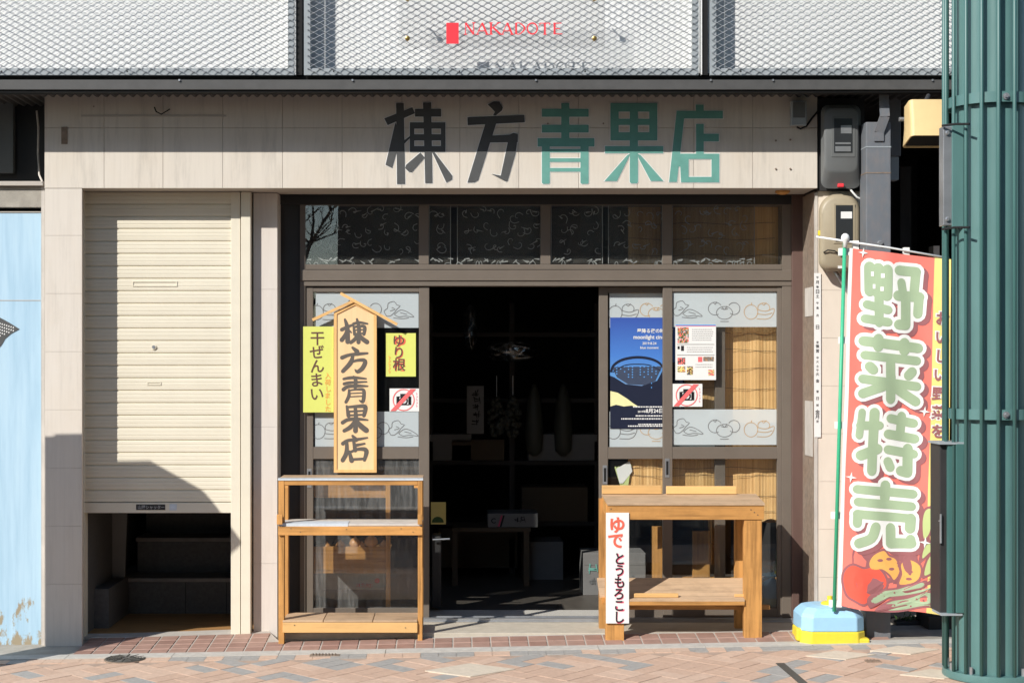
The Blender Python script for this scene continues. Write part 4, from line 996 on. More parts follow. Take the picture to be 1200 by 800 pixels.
BR += [(o5, l, w_) for l, w_ in (
    ([(118, 26), (160, 18), (210, 16), (294, 24)], (16, 20, 20, 10)), ([(196, 8), (212, 40), (208, 92)], (14, 24, 22)), ([(122, 64), (170, 54), (298, 48)], (20, 18, 10)), ([(116, 108), (150, 86), (220, 80), (306, 82)], (24, 22, 22, 10)),
    ([(160, 112), (158, 160), (136, 206)], (14, 22, 20)), ([(160, 116), (220, 108), (272, 112), (276, 160), (266, 204), (240, 192)], (10, 13, 20, 24, 22, 7)), ([(168, 139), (264, 134)], 9), ([(166, 165), (264, 160)], 9),
    ([(142, 238), (156, 312)], (14, 26)), ([(146, 246), (220, 240), (286, 244), (276, 312)], (14, 20, 28, 22)), ([(158, 280), (272, 274)], 14), ([(158, 310), (274, 304)], 14), ([(208, 244), (214, 340), (210, 430)], (20, 26, 30)),
    ([(110, 366), (150, 344), (220, 338), (306, 346)], (24, 22, 22, 10)), ([(206, 350), (172, 400), (122, 430)], (16, 28, 22)), ([(222, 350), (252, 392), (294, 426)], (14, 34, 34)),
    ([(188, 470), (214, 500)], (16, 28)), ([(112, 530), (150, 506), (220, 498), (304, 484)], (24, 20, 20, 10)), ([(142, 516), (140, 600), (110, 660)], (18, 28, 26)), ([(196, 512), (208, 582)], (18, 26)), ([(210, 544), (282, 530)], (20, 12)),
    ([(162, 592), (180, 662)], (16, 30)), ([(164, 600), (220, 576), (280, 574), (296, 596), (280, 658)], (14, 18, 26, 28, 20)), ([(182, 654), (286, 648)], 18))]
mb = MB()
for i, (fn_, l, w_) in enumerate(BR):
    ws = [q*1.28/6.667 for q in w_] if isinstance(w_, tuple) else w_*1.15/6.667
    mb.stroke(fn_(l), ws, plane(QY+.0056-.00003*i), True, 1.2)
mb.build('lettering', 'plaque_ink', pq)

# ================================================================== DISPLAY STAND
DY, DB = -0.10, 0.17
ds = T('display_stand', 'orange pine display stand with three taped shelves left of the doorway', 'display stand', at(411, 752, DY))
def leg(parent, x0, x1, ya, yb, z0, z1, m_='woodZ'):
    mb = MB(); mb.box(x0, x1, ya, yb, z0, z1, .003); return mb.build('leg', m_, parent)
xl0, xl1, xr0, xr1 = X(326.3, DY), X(333, DY), X(489.6, DY), X(495, DY)
lw = .034
for (a, c) in ((xl0, xl1), (xr0, xr1)):
    for (ya, yb) in ((DY, DY+.05), (DB-.05, DB)):
        leg(ds, a, c, ya, yb, gz(a, ya)-.003 if ya < 0 else -.05, Z(562, DY))
zt = Z(562, DY)
mb = MB(); mb.box(xl0-.001, xr1+.002, DY-.001, DB+.01, zt, zt+.008, .002); mb.build('top_board', 'wornX', ds)
mb = MB(); mb.box(xl0-.003, xr1+.004, DY-.004, DY-.0015, zt-.003, zt+.010); mb.box(xl0-.003, xr1+.004, DY-.004, DY+.03, zt+.0085, zt+.0105); mb.build('edge_tape', 'tape', ds)
mb = MB(); mb.box(xl1+.001, xr0-.001, DY+.001, DY+.03, Z(568.2, DY), zt-.001, .002); mb.box(xl1+.001, xr0-.001, DB-.03, DB, Z(567, DY), zt-.001, .002); mb.build('top_rail', 'woodX', ds)
for (a, sgn) in ((xl1, 1), (xr0, -1)):
    mb = MB(); mb.box(a, a+sgn*.022, DY+.005, DY+.028, Z(571.5, DY), Z(567.2, DY)); mb.build('corner_block', 'woodX', ds)
zm = Z(616, DY)
mb = MB(); mb.box(xl0+.001, xr1-.001, DY-.008, DB, zm, zm+.014, .003); mb.build('middle_board', 'plaster', ds)
mb = MB(); mb.box(xl0+.012, X(408, DY), DY-.0105, DY+.12, zm+.0145, zm+.0165); mb.box(xl0+.012, X(408, DY), DY-.0105, DY-.0085, zm-.006, zm+.0145); mb.build('edge_tape', 'tape', ds)
mb = MB(); mb.box(xl0, xr1, DY-.016, DY-.0005, Z(626.5, DY), zm-.001, .002); mb.build('middle_rail', 'woodX', ds)
for (a, c) in ((xl0-.006, xl0+.026), (xr0, xr1)):
    mb = MB(); mb.box(a, c, DY-.034, DY-.0165, Z(613.5, DY), Z(602, DY), .002); mb.build('corner_block', 'woodZ', ds)
zb_ = Z(728.5, DY)
bx = [X(331, DY), X(379, DY), X(437, DY), X(489.5, DY)]
for i in range(3):
    mb = MB(); mb.box(bx[i]+.002, bx[i+1]-.002, DY-.01, DB, zb_, zb_+.012, .003); mb.build('bottom_board', 'wornX', ds)
mb = MB(); mb.box(X(331.5, DY), X(489.3, DY), DY-.014, DY+.006, Z(740.5, DY), zb_-.001, .003); mb.build('bottom_rail', 'paleX', ds)
mb = MB(); mb.box(X(335, DY), X(489.3, DY), DB-.03, DB-.005, Z(742, DB), zb_-.001); mb.build('back_rail', 'woodX', ds)
for (a, c) in ((xl0, xl1), (xr0, xr1)):
    mb = MB(); mb.box(a+.002, c-.002, DY+.051, DB-.051, Z(741, DY), zb_-.001); mb.box(a+.002, c-.002, DY+.051, DB-.051, Z(626, DY), zm-.001); mb.build('side_rail', 'woodY', ds)

# ================================================================== TABLE
TY, TB = -0.17, 0.18
tb = T('wooden_table', 'rough orange timber table with a sloping lower shelf right of the doorway', 'table', at(800, 752, TY))
lx = [(X(710, TY), X(731.3, TY)), (X(872.5, TY), X(893, TY))]
for i, (a, c) in enumerate(lx):
    leg(tb, a, c, TY, TY+.06, gz((a+c)/2, TY)-.002, Z(590.5, TY)-.001 if i == 0 else Z(609, TY))
    a2, c2 = (X(702.5, TB-.06), X(716, TB-.06)) if i == 0 else (X(862, TB-.06), X(876, TB-.06))
    leg(tb, a2, c2, TB-.06, TB, -.036, Z(579.5, TB)-.02)
zt = Z(589.5, TY)
ztb = Z(578.3, TB)
mb = MB(); xa0, xa1, xb0, xb1 = X(711.5, TY), X(896, TY), X(705, TB), X(886, TB)
mb.hexa([Vector((xa0, TY-.012, zt-.01)), Vector((xa1, TY-.012, zt-.01)), Vector((xb1, TB, ztb-.01)), Vector((xb0, TB, ztb-.01)), Vector((xa0, TY-.012, zt)), Vector((xa1, TY-.012, zt)), Vector((xb1, TB, ztb)), Vector((xb0, TB, ztb))]); mb.build('top_board', 'wornX', tb)
mb = MB(); mb.box(X(712.5, TY), X(895.5, TY), TY-.006, TY+.03, Z(608.5, TY), zt-.012, .003); mb.build('front_rail', 'woodX', tb)
mb = MB(); mb.bar(Vector((xa0+.012, TY+.03, zt-.05)), Vector((xb0+.012, TB, ztb-.05)), .022, .07, Vector((0, 0, 1))); mb.build('side_rail', 'woodY', tb)
mb = MB(); mb.bar(Vector((xa1-.012, TY+.03, zt-.05)), Vector((xb1-.012, TB, ztb-.05)), .022, .07, Vector((0, 0, 1))); mb.build('side_rail', 'woodY', tb)
zs, zsb = Z(701.5, TY), Z(675, TB)
mb = MB(); sx0, sx1 = X(704, TY), X(893, TY); tx0_, tx1_ = X(698.5, TB), X(885, TB)
A = [Vector((sx0, TY+.062, zs+.01)), Vector((sx1, TY+.062, zs+.01)), Vector((tx1_, TB-.061, zsb)), Vector((tx0_, TB-.061, zsb))]
mb.hexa([q-Vector((0, 0, .012)) for q in A]+A)
a_ = [Vector((lx[0][1]+.001, TY-.01, zs)), Vector((lx[1][0]-.001, TY-.01, zs)), Vector((lx[1][0]-.001, TY+.061, zs+.01)), Vector((lx[0][1]+.001, TY+.061, zs+.01))]
mb.hexa([q-Vector((0, 0, .012)) for q in a_]+a_); mb.build('shelf_board', 'wornX', tb)
mb = MB(); mb.box(lx[0][1]+.001, lx[1][0]-.001, TY-.012, TY+.01, Z(708.5, TY), zs-.013, .002); mb.build('shelf_rail', 'woodX', tb)
mb = MB(); mb.box(X(725, .0), X(900, -.05), TY+.063, TY+.1, Z(716, TY), Z(711, TY), .002); mb.build('shelf_rail', 'woodX', tb)
mb = MB(); mb.bar(Vector((sx0+.02, TY+.062, zs-.02)), Vector((tx0_+.02, TB-.062, zsb-.03)), .02, .04, Vector((0, 0, 1))); mb.build('shelf_bearer', 'woodY', tb)
def plank(label, x0, y0, x1, y1, Yk, d, z0=None):
    mb = MB(); z0 = Z(y1, Yk) if z0 is None else z0
    mb.box(X(x0, Yk), X(x1, Yk), Yk, Yk+d, z0, Z(y0, Yk), .003); return tag(mb.build('wood_plank', 'paleX'), label, 'plank')
plank('left planed plank standing along the back edge of the table', 705.5, 568.5, 775, 579, TB-.03, .024, ztb+.001)
plank('right planed plank lying along the back edge of the table', 781, 569.5, 863, 579, TB-.032, .024, ztb+.001)
plank('short pale plank at the front of the table lower shelf', 743, 695, 795, 701.6, TY+.02, .02, zs+.006)
plank('tiny pale offcut on the lower shelf beside the right table leg', 861, 696, 872, 701.6, TY+.03, .02, zs+.007)
mb = MB()
for px, py in ((716, 596), (722, 603), (880, 597), (888, 603), (884, 600)): mb.lathe([(.0035, -.0015), (.0035, .002)], at(px, py, TY-.0065), 6, 'Y')
build_each(mb, 'nail', 'iron', tb)
mb = MB()
for px, py in ((341, 619), (352, 623), (406, 620), (470, 619), (484, 623), (345, 732), (475, 735)): mb.lathe([(.003, -.0015), (.003, .002)], at(px, py, DY-.0165), 6, 'Y')
build_each(mb, 'nail', 'iron', ds)
# board with writing hung on the table leg
WY = TY-.014
wb_ = T('corn_sign', 'white vertical board with red and black brush writing leaning on the table leg', 'sign board', at(724, 730, WY))
mb = MB(); mb.box(X(710.2, WY), X(737.2, WY), WY, WY+.006, Z(730, WY), Z(600.5, WY), .001); mb.build('board', 'paper', wb_)
mb = MB(); mb.text('ゆで', 722.5, 614.5, 20, plane(WY-.002), .03, True, .92, jit=.8); mb.build('red_lettering', 'ink_red', wb_)
mb = MB(); mb.text('とうもろこし', 726.4, 654.6, 15.2, plane(WY-.0014), .026, True, .9, jit=.8, sx=.9); mb.build('pink_edge', 'ink_pink', wb_)
mb = MB(); mb.text('とうもろこし', 725.4, 654, 15.2, plane(WY-.0022), .020, True, .9, jit=.8, sx=.9); mb.build('black_lettering', 'ink_black', wb_)

# ================================================================== RIGHT SIDE: wall, meters, post, speaker
wl = T('side_wall', 'narrow beige panelled wall strip behind the banner right of the doors', 'wall', (X(985, .05), .1, -.05))
mb = MB(); mb.use('joint'); mb.box(X(958.5, .05), X(1012, .05), .056, .4, -.2, Z(224, .05))
mb.use('beige'); ys = [224, 340, 396, 452, 508, 564, 620, 676, 780]
for i in range(8): mb.box(X(958.3, .05), X(1012.3, .05), .05, .09, Z(ys[i+1], .05)+.0006, Z(ys[i], .05)-.0006, .001)
mb.build('panelling', None, wl)
mb = MB(); mb.box(X(955.3, .045), X(958.2, .045), .045, .075, Z(735, .045), Z(226, .045)); mb.build('corner_trim', 'plaster', wl)
mb = MB(); mb.box(X(958.2, .05)-.016, X(958.2, .05)-.002, .076, .42, -.2, Z(224, .05)); mb.build('side_lining', 'rust', wl)
for (a, c, d, e, lab) in ((953, 320, 962, 512, 'long narrow white notice strip with black printing on the wall edge'),):
    o = sheet('notice_strip', lab, 'notice', .043, a+1, c, d, e, 'paper')
    def marks(m):
        yy = c+5
        while yy < e-8:
            if rl_.random() < .75: m.glyph(rl_.choice('営業中時間月火水木金土日定休午前後'), (a+1+d)/2, yy, rl_.choice((3.2, 4.4, 5.6)), plane(.0405), .01, 1, 0)
            yy += rl_.choice((4.5, 5.5, 8))
    lettering(o, 'ink_black', marks)
xs_ = X(958.2, .05)-.019
for (ya, yb, lab) in ((336, 370, 'upper small blank paper stuck on the dark side of the wall edge'), (470, 535, 'lower taller blank paper stuck on the dark side of the wall edge')):
    pn = MB(); pn.box(xs_, xs_+.0025, .10, .30, Z(yb, .1), Z(ya, .1)); tag(pn.build('notice_strip', 'plaster'), lab, 'notice')
bd = MB(); bd.box(X(959, .02), X(1013, .02), .02, .4, Z(223.5, .02), 3.1); tag(bd.build('meter_board', 'frame_dark'), 'dark backing board behind the upper grey electricity meter', 'board')
def rrect(x0, y0, x1, y1, r, k=6, top=None):
    rt = top or r; pts = []
    for (cx, cy, rr, a0) in ((x1-rt, y0+rt, rt, -90), (x1-r, y1-r, r, 0), (x0+r, y1-r, r, 90), (x0+rt, y0+rt, rt, 180)):
        for i in range(k+1): a = R(a0+90*i/k); pts.append((cx+rr*math.cos(a), cy+rr*math.sin(a)))
    return pts
def loft(mb, sections):                                # sections: list of (Y, [(px, py)...] measured at Y)
    n = len(sections[0][1]); vs = [at(a, c, Yq) for Yq, pl_ in sections for a, c in pl_]
    fs = [(i*n+k, i*n+(k+1) % n, (i+1)*n+(k+1) % n, (i+1)*n+k) for i in range(len(sections)-1) for k in range(n)]
    mb.raw(vs, fs+[list(range(n-1, -1, -1)), list(range((len(sections)-1)*n, len(sections)*n))])
m1 = T('electric_meter', 'grey electricity meter with a glass window high beside the fascia', 'electricity meter', at(985, 222, .02))
mb = MB(); loft(mb, [(.019, rrect(963, 124, 1008, 216, 8)), (-.05, rrect(962, 123, 1008.5, 221, 9)), (-.07, rrect(962, 123, 1008.5, 221, 9)), (-.085, rrect(964, 125, 1007, 213, 9)), (-.12, rrect(966, 127, 1005.5, 203, 9)), (-.125, rrect(968, 129, 1003.5, 200, 9))]); mb.build('casing', 'meter_grey', m1, 'auto')
mb = MB(); mb.pbox((974.5, 137), (1002, 184), -.128, -.1245, .002); mb.build('bezel', 'meter_grey', m1)
mb = MB(); mb.pbox((977.5, 139), (999, 179), -.1305, -.127, .001); mb.build('window', 'meter_face', m1)
mb = MB(); mb.pbox((985.5, 147), (998, 156.5), -.1325, -.1303); mb.pbox((979, 167), (997, 169), -.1318, -.1303); mb.pbox((979, 171.5), (997, 177.5), -.132, -.1303); build_each(mb, 'dial_plate', 'steel', m1)
mb = MB(); mb.pbox((982.5, 215), (989, 219), -.10, -.06, .003); mb.build('red_tag', 'red_print', m1)
m2 = T('electric_meter', 'tan rounded electricity meter mounted below the grey one', 'electricity meter', at(985, 318, .05))
mb = MB(); loft(mb, [(.049, rrect(960, 228, 1008, 318, 12, 8, 20)), (-.04, rrect(959.5, 227.5, 1008.5, 318, 12, 8, 21)), (-.065, rrect(961.5, 230, 1006.5, 315.5, 12, 8, 20)), (-.075, rrect(964, 233, 1004, 312, 11, 8, 19))]); mb.build('casing', 'meter_tan', m2, 'auto')
mb = MB(); mb.pbox((977, 238.5), (1002, 285.5), -.079, -.0735, .003); mb.build('bezel', 'meter_tan', m2)
mb = MB(); mb.pbox((979.5, 240.5), (999.5, 283), -.0815, -.0775); mb.build('window', 'meter_face', m2)
mb = MB(); mb.pbox((985.5, 248), (998.5, 256), -.0835, -.0813); mb.pbox((982, 311.5), (991, 314.5), -.078, -.0745); build_each(mb, 'dial_plate', 'paper', m2)
mb = MB(); mb.pbox((959, 270), (962.8, 276), -.06, -.045, .003); mb.build('yellow_clip', 'tank_yellow', m2)
def cable(label, pts, r, m_): mb = MB(); mb.tube(pts, r, 8); return tag(mb.build('cable', m_, None, True), label, 'cable')
cable('black cable arching from the small junction box to the grey meter', [at(934, 149, -.01), at(938, 151, -.02), at(945, 148, -.02), at(952, 138, -.02), at(960, 129, -.02), at(966, 127, .0)], .006, 'wire')
cable('white cable looping from the grey meter toward the steel post', [at(994, 218, -.05), at(998, 224, -.06), at(1004, 231, -.06), at(1010, 234, -.05), at(1017, 236, -.02)], .006, 'white_plastic')
cable('black cable looped across the lower part of the tan meter', [at(965, 296, -.082), at(970, 293, -.09), at(978, 294, -.09), at(986, 299, -.088), at(990, 305, -.082)], .004, 'wire')
cable('grey conduit running from the tan meter down behind the flag', [at(978, 317, .02), at(984, 326, .015), at(992, 340, .02), at(1002, 352, .03), at(1010, 362, .03)], .011, 'steel')
jb_ = T('junction_box', 'small dark junction box fixed at the shaded end of the fascia', 'junction box', at(936, 148, 0))
mb = MB(); mb.pbox((927.5, 118), (945.5, 147), -.05, -.001, .006); mb.build('box', 'charcoal', jb_)
mb = MB(); mb.pbox((929.5, 120), (943.5, 138), -.054, -.0495, .003); mb.build('lid', 'meter_grey', jb_)
kb = MB(); kb.lathe([(.022, .02), (.042, .016), (.044, .004), (.03, -.006), (.012, -.01)], (X(917, .15), .15, ZF0-.012), 20); tag(kb.build('door_lamp', 'woodX', None, True), 'small round brown fitting under the right end of the fascia', 'lamp')
# steel post with strap bracket
sp = T('steel_post', 'chipped grey square steel post right of the meters', 'post', at(1030, 752, -.2))
SYp = -.2
mb = MB(); mb.box(X(1015, SYp), X(1044, SYp), SYp, SYp+.14, gz(2.4, SYp)-.01, Z(143, SYp), .006); mb.build('shaft', 'post_grey', sp)
mb = MB(); mb.box(X(1014.7, SYp), X(1044.3, SYp), SYp-.002, SYp+.142, Z(173, SYp), Z(171.6, SYp)); mb.build('collar', 'charcoal', sp)
mb = MB(); mb.box(X(1014.7, SYp), X(1044.3, SYp), SYp-.002, SYp+.142, Z(203.2, SYp), Z(202, SYp)); mb.build('rust_ring', 'rust', sp)
mb = MB()
pts = [at(1036, 107, SYp-.02), at(1036, 122, SYp-.03), at(1037, 136, SYp-.035), at(1033, 147, SYp-.02), at(1030, 155, SYp-.008), at(1030, 165, SYp-.006)]
for i in range(len(pts)-1): mb.bar(pts[i], pts[i+1]+(pts[i+1]-pts[i])*.04, .055, .007)
mb.build('strap_bracket', 'post_grey', sp)
mb = MB(); mb.lathe([(.012, -.02), (.016, -.012), (.016, 0)], at(1031, 285, SYp), 8, 'Y'); build_each(mb, 'bolt', 'steel', sp)
gp_ = T('downpipe', 'dark grey pipe and box in the shade behind the steel post', 'pipe', at(1050, 210, .1))
mb = MB(); mb.pbox((1040, 113), (1056, 183), .1, .2, .006); mb.build('upper_pipe', 'post_grey', gp_)
mb = MB(); mb.pbox((1040, 183.5), (1053.5, 211), .11, .19, .004); mb.build('lower_pipe', 'charcoal', gp_)
# alley behind
al = T('alley_wall', 'dark recessed back wall of the alley at right', 'wall', (3.0, 1.6, 0))
mb = MB(); mb.box(2.36, 2.4, .42, 3.2, -.1, 3.1); mb.box(2.36, 6, 3.0, 3.2, -.1, 5); mb.box(3.6, 6.0, .3, 3.0, -.1, 5); mb.build('wall', 'frame_dark', al)
mb = MB(); mb.box(2.4, 3.6, -.2, 3.0, 3.14, 3.2); mb.build('ceiling', 'frame_dark', al)
mb = MB(); mb.pbox((1055, 195), (1068, 430), .8, .9); mb.build('cabinet', 'dark', al)
mb = MB(); mb.pbox((1094, 288), (1101, 735), .6, .7); mb.build('door_post', 'beige', al)
pk = T('planter_box', 'dark low planter in the shade under the banner foot', 'planter', at(1068, 748, .2))
mb = MB(); mb.pbox((1050, 728), (1086, 752), .2, .4, .01); mb.build('trough', 'frame_dark', pk)
mb = MB()
for i in range(60):
    c = at(rl_.uniform(1052, 1084), rl_.uniform(722, 730), rl_.uniform(.22, .38)); d = Vector((rl_.uniform(-.03, .03), rl_.uniform(-.03, .03), rl_.uniform(.0, .04))); e = d.orthogonal().normalized()*.008; mb.flat([c-e, c+d*.5-e*.2+e*1.8, c+d, c+e*.2+d*.4-e])
mb.build('leaves', 'leaf', pk)
bx_ = MB(); bx_.pbox((1088, 722), (1118, 748), .05, .3, .008); tag(bx_.build('timber_block', 'card_dim'), 'weathered timber block on the ground between banner and green column', 'block')
# horn speaker
hs = T('horn_speaker', 'cream yellow square horn loudspeaker next to the green column', 'loudspeaker', at(1083, 150, -.6))
def sq_ring(c, u, v, hu, hv, r):
    pts = []
    for (a, b2, s0) in ((1, -1, -90), (1, 1, 0), (-1, 1, 90), (-1, -1, 180)):
        for i in range(5): an = R(s0+90*i/4); pts.append(c+u*(a*(hu-r)+r*math.cos(an))+v*(b2*(hv-r)+r*math.sin(an)))
    return pts
ax = Vector((0, -.24, -.97)).normalized(); u = Vector((1, 0, 0)); v = ax.cross(u).normalized()
c0 = at(1083, 122, -.52); ln_ = .222
secs = []
for (t_, hu, hv, r_) in ((-.02, .085, .05, .02), (0, .098, .062, .022), (.55, .103, .075, .022), (.93, .111, .088, .022), (1.0, .113, .09, .022), (1.0, .106, .083, .02), (.9, .098, .075, .02), (.3, .05, .04, .015), (.28, .01, .01, .004)):
    secs.append(sq_ring(c0+ax*ln_*t_, u, v, hu, hv, r_))
mb = MB(); n_ = len(secs[0]); mb.raw([q for s in secs for q in s], [(i*n_+k, i*n_+(k+1) % n_, (i+1)*n_+(k+1) % n_, (i+1)*n_+k) for i in range(len(secs)-1) for k in range(n_)]+[list(range(n_))]); mb.build('horn', 'speaker', hs, 'auto')
mb = MB(); mb.raw(sq_ring(c0+ax*ln_*.965, u, v, .1035, .0805, .019), [list(range(n_))]); mb.build('mouth_shade', 'black', hs)  # black sheet filling the horn mouth in place of its inner shade
mb = MB(); mb.lathe([(.012, -.03), (.012, 0)], at(1060, 140, -.43), 10, 'X'); mb.build('pivot', 'steel', hs); mb = MB(); mb.tube([at(1083, 122, -.50), at(1088, 112, -.45)], .012, 10); mb.build('mount', 'frame_dark', hs)

# ================================================================== BANNER
NY = -.35
def wave(px, py): return .010*math.sin((px-1000)*.075+py*.006)+.007*math.sin(py*.022+px*.02)+.004*math.sin(px*.16-py*.035)
def flagf(k):
    def f(px, py): return at(px, py, NY)+Vector((0, wave(px, py)-.0016*k, 0))
    return f
nb = T('banner_flag', 'red and yellow vegetable sale banner with big sage green characters on a green pole', 'banner', at(978, 712, NY))
def fx0(py): return 1000-(py-293)*.034                  # left edge leans
def fx1(py): return 1113.5-(py-293)*.004
def grid(mb, fa, fb, ya, yb, fn, nx=14, ny=44, ytop=None, ybot=None):
    vs = []
    for j in range(ny+1):
        for i in range(nx+1):
            t_ = i/nx; y_ = ya+(yb-ya)*j/ny; a, e = fa(y_), fb(y_); px = a+(e-a)*t_
            top = 291+(px-1000)*.115; bot = 709+(px-985)*.105+2.5*math.sin((px-985)*.05)
            py = top+(bot-top)*j/ny; a, e = fa(py), fb(py); px = a+(e-a)*t_
            vs.append(fn(px, py))
    return mb.raw(vs, [(j*(nx+1)+i, j*(nx+1)+i+1, (j+1)*(nx+1)+i+1, (j+1)*(nx+1)+i) for j in range(ny) for i in range(nx)])
mb = MB(); mb.use('cloth_red'); grid(mb, fx0, lambda y: 1095.5-(y-300)*.027+.8*math.sin(y*.03), 291, 710, flagf(0)); mb.use('cloth_yellow'); grid(mb, lambda y: 1095.5-(y-300)*.027+.8*math.sin(y*.03), fx1, 291, 710, flagf(0), 4)
mb.use('cloth_white'); grid(mb, lambda y: fx0(y)-4.2, fx0, 291, 710, flagf(0), 1); fb_ = mb.build('cloth', None, nb, True)
for q in ((987.5, 296, 1003, 304, 0),): pass
LP = [rect(984, 290.5, 1001, 299)]+[rect(a, c-4, a+14, c+4) for a, c in ((983.5, 398.5), (979.5, 498), (975.5, 604), (972.5, 707))]+[rect(px-3.5, 281+(px-1000)*.14, px+3.5, 293+(px-1000)*.14) for px in (1004, 1063)]
for q in LP: mb = MB(); mb.ppoly(q, flagf(-1)); mb.ppoly(q, flagf(-14)); mb.build('loop', 'cloth_white', nb)
def k1(l): return [(995+x/7.27, 290+y/7.27) for x, y in l]
def k2(l): return [(985+x/7.272, 390+y/7.272) for x, y in l]
def k3(l): return [(980+x/7.27, 470+y/7.27) for x, y in l]
def k4(l): return [(980+x/4.708, 560+y/4.708) for x, y in l]
KS = [(k1, l, w_/7.27) for l, w_ in (
    ([(175, 165), (175, 370)], 92), ([(245, 178), (245, 390)], 92), ([(320, 192), (315, 410)], 92), ([(250, 380), (250, 640)], 76), ([(150, 485), (325, 532)], 74), ([(132, 605), (326, 636)], 74),
    ([(425, 195), (570, 208)], 84), ([(570, 208), (555, 370)], 78), ([(443, 300), (455, 380)], 76), ([(412, 410), (595, 422)], 88), ([(595, 422), (585, 566)], 78), ([(480, 420), (478, 660)], 86), ([(478, 660), (418, 656)], 86))]
KS += [(k2, l, w_/7.27) for l, w_ in (
    ([(192, 68), (662, 130)], 84), ([(315, 52), (312, 115)], 90), ([(540, 88), (540, 148)], 92), ([(202, 188), (650, 238)], 74), ([(242, 285), (268, 312)], 84), ([(608, 332), (580, 362)], 84), ([(420, 262), (422, 380)], 84),
    ([(185, 390), (650, 456)], 76), ([(424, 370), (422, 560)], 86), ([(390, 440), (185, 515)], 82), ([(470, 470), (640, 584)], 82))]
KS += [(k3, l, w_/7.27) for l, w_ in (
    ([(215, 92), (190, 290)], 64), ([(200, 205), (362, 205)], 74), ([(320, 95), (298, 590)], 84), ([(205, 458), (348, 405)], 88), ([(460, 145), (660, 188)], 76), ([(560, 128), (548, 260)], 80), ([(440, 278), (670, 320)], 80),
    ([(440, 410), (662, 450)], 76), ([(615, 405), (610, 605)], 88), ([(610, 608), (552, 592)], 86), ([(440, 512), (460, 562)], 78))]
KS += [(k4, l, w_/4.708) for l, w_ in (
    ([(272, 40), (268, 110)], 56), ([(115, 60), (425, 88)], 48), ([(120, 130), (415, 156)], 48), ([(115, 197), (410, 222)], 48), ([(118, 197), (115, 248)], 50), ([(410, 222), (405, 276)], 56),
    ([(215, 268), (190, 330), (122, 358)], 54), ([(300, 275), (300, 350)], 56), ([(300, 358), (410, 358)], 56), ([(408, 335), (410, 356)], 50))]
sh_m, ou_m, in_m = MB(), MB(), MB()
for i, (fn_, l, w_) in enumerate(KS):
    q = fn_(l)
    sh_m.stroke([(a+5.2, c+4.2) for a, c in q], w_+8.2, flagf(1+i*.012), True, 3, 4)
    ou_m.stroke(q, w_+8.2, flagf(2+i*.012), True, 3, 4); in_m.stroke(q, w_, flagf(3+i*.012), True, 3, 4)
sh_m.build('letter_shadow', 'cloth_maroon', fb_); ou_m.build('letter_outline', 'cloth_white', fb_); in_m.build('letter', 'cloth_sage', fb_)
mb = MB()
for (a, c, e, d) in ((187, 205, 210, 245), (267, 222, 298, 260), (200, 312, 222, 352), (262, 335, 290, 372)): mb.ppoly(k1(rect(a, c, e, d)), flagf(4))
for (cx, cy, r_) in ((1012, 296, 6), (1083.5, 482, 6.5), (997.5, 559, 6.5), (1083, 635, 7)):
    mb.ppoly([(cx+(r_ if i % 2 == 0 else r_*.28)*math.cos(R(i*45+8)), cy+(r_ if i % 2 == 0 else r_*.28)*math.sin(R(i*45+8))) for i in range(8)], flagf(3.6))
build_each(mb, 'sparkle', 'cloth_white', fb_)
# side text on the yellow strip
mo, mi_ = MB(), MB()
for i, ch in enumerate('おいしい野菜を'):
    mo.glyph(ch, 1103.5-i*.7, 373+i*22, 17, flagf(1.2), .10, 1, .05); mi_.glyph(ch, 1103.5-i*.7, 373+i*22, 17, flagf(2.2), .03, 1, .05)
mo.build('side_letter_outline', 'cloth_white', fb_); mi_.build('side_letter', 'cloth_maroon', fb_)
# printed vegetables at the foot
vg = MB()
def blob(l, m_, k_, ex=0):
    vg.use(m_); P = [Vector(p) for p in (expand(l, ex) if ex else l)]; n = len(P); out = []
    for i in range(n):
        p0, p1, p2, p3 = P[i-1], P[i], P[(i+1) % n], P[(i+2) % n]
        for t_ in (0, .25, .5, .75): out.append(0.5*((2*p1)+(p2-p0)*t_+(2*p0-5*p1+4*p2-p3)*t_*t_+(3*p1-p0-3*p2+p3)*t_**3))
    c = sum(out, Vector((0, 0)))/len(out); m = len(out)
    vs = [flagf(k_)(c.x, c.y)]+[flagf(k_)(c.x+(q.x-c.x)*.5, c.y+(q.y-c.y)*.5) for q in out]+[flagf(k_)(q.x, q.y) for q in out]
    vg.raw(vs, [(0, 1+i, 1+(i+1) % m) for i in range(m)]+[(1+i, 1+m+i, 1+m+(i+1) % m, 1+(i+1) % m) for i in range(m)])
bgp = [(1000, 640), (1030, 648), (1060, 650), (1078, 640), (1086, 618), (1090, 640), (1092, 690), (1078, 700), (1040, 700), (1005, 690)]
blob(bgp, 'cloth_maroon', .5)
tom = k4([(40, 570), (50, 510), (90, 480), (150, 500), (215, 490), (265, 540), (270, 600), (200, 650), (150, 690), (100, 670), (60, 640)])
blob(tom, 'cloth_maroon', .8, 2.6); blob(tom, 'cloth_tomato', 1.2)
ca = k4([(180, 470), (205, 425), (260, 400), (290, 430), (330, 450), (350, 510), (320, 560), (295, 530), (250, 500), (200, 505)]); cb = k4([(350, 585), (365, 530), (360, 475), (400, 450), (455, 480), (455, 540), (420, 575)])
for q in (ca, cb): blob(q, 'cloth_maroon', 1.0, 2.2); blob(q, 'cloth_orange', 1.5)
for (x_, y_) in ((290, 445), (305, 500), (405, 515), (400, 555), (240, 452)): blob(k4(ring(x_, y_, 16, 7, 8)[:-1]), 'cloth_maroon', 1.8)
cu1 = k4([(190, 700), (180, 665), (240, 625), (340, 612), (440, 580), (570, 525), (590, 560), (480, 620), (380, 645), (280, 655), (225, 680)])
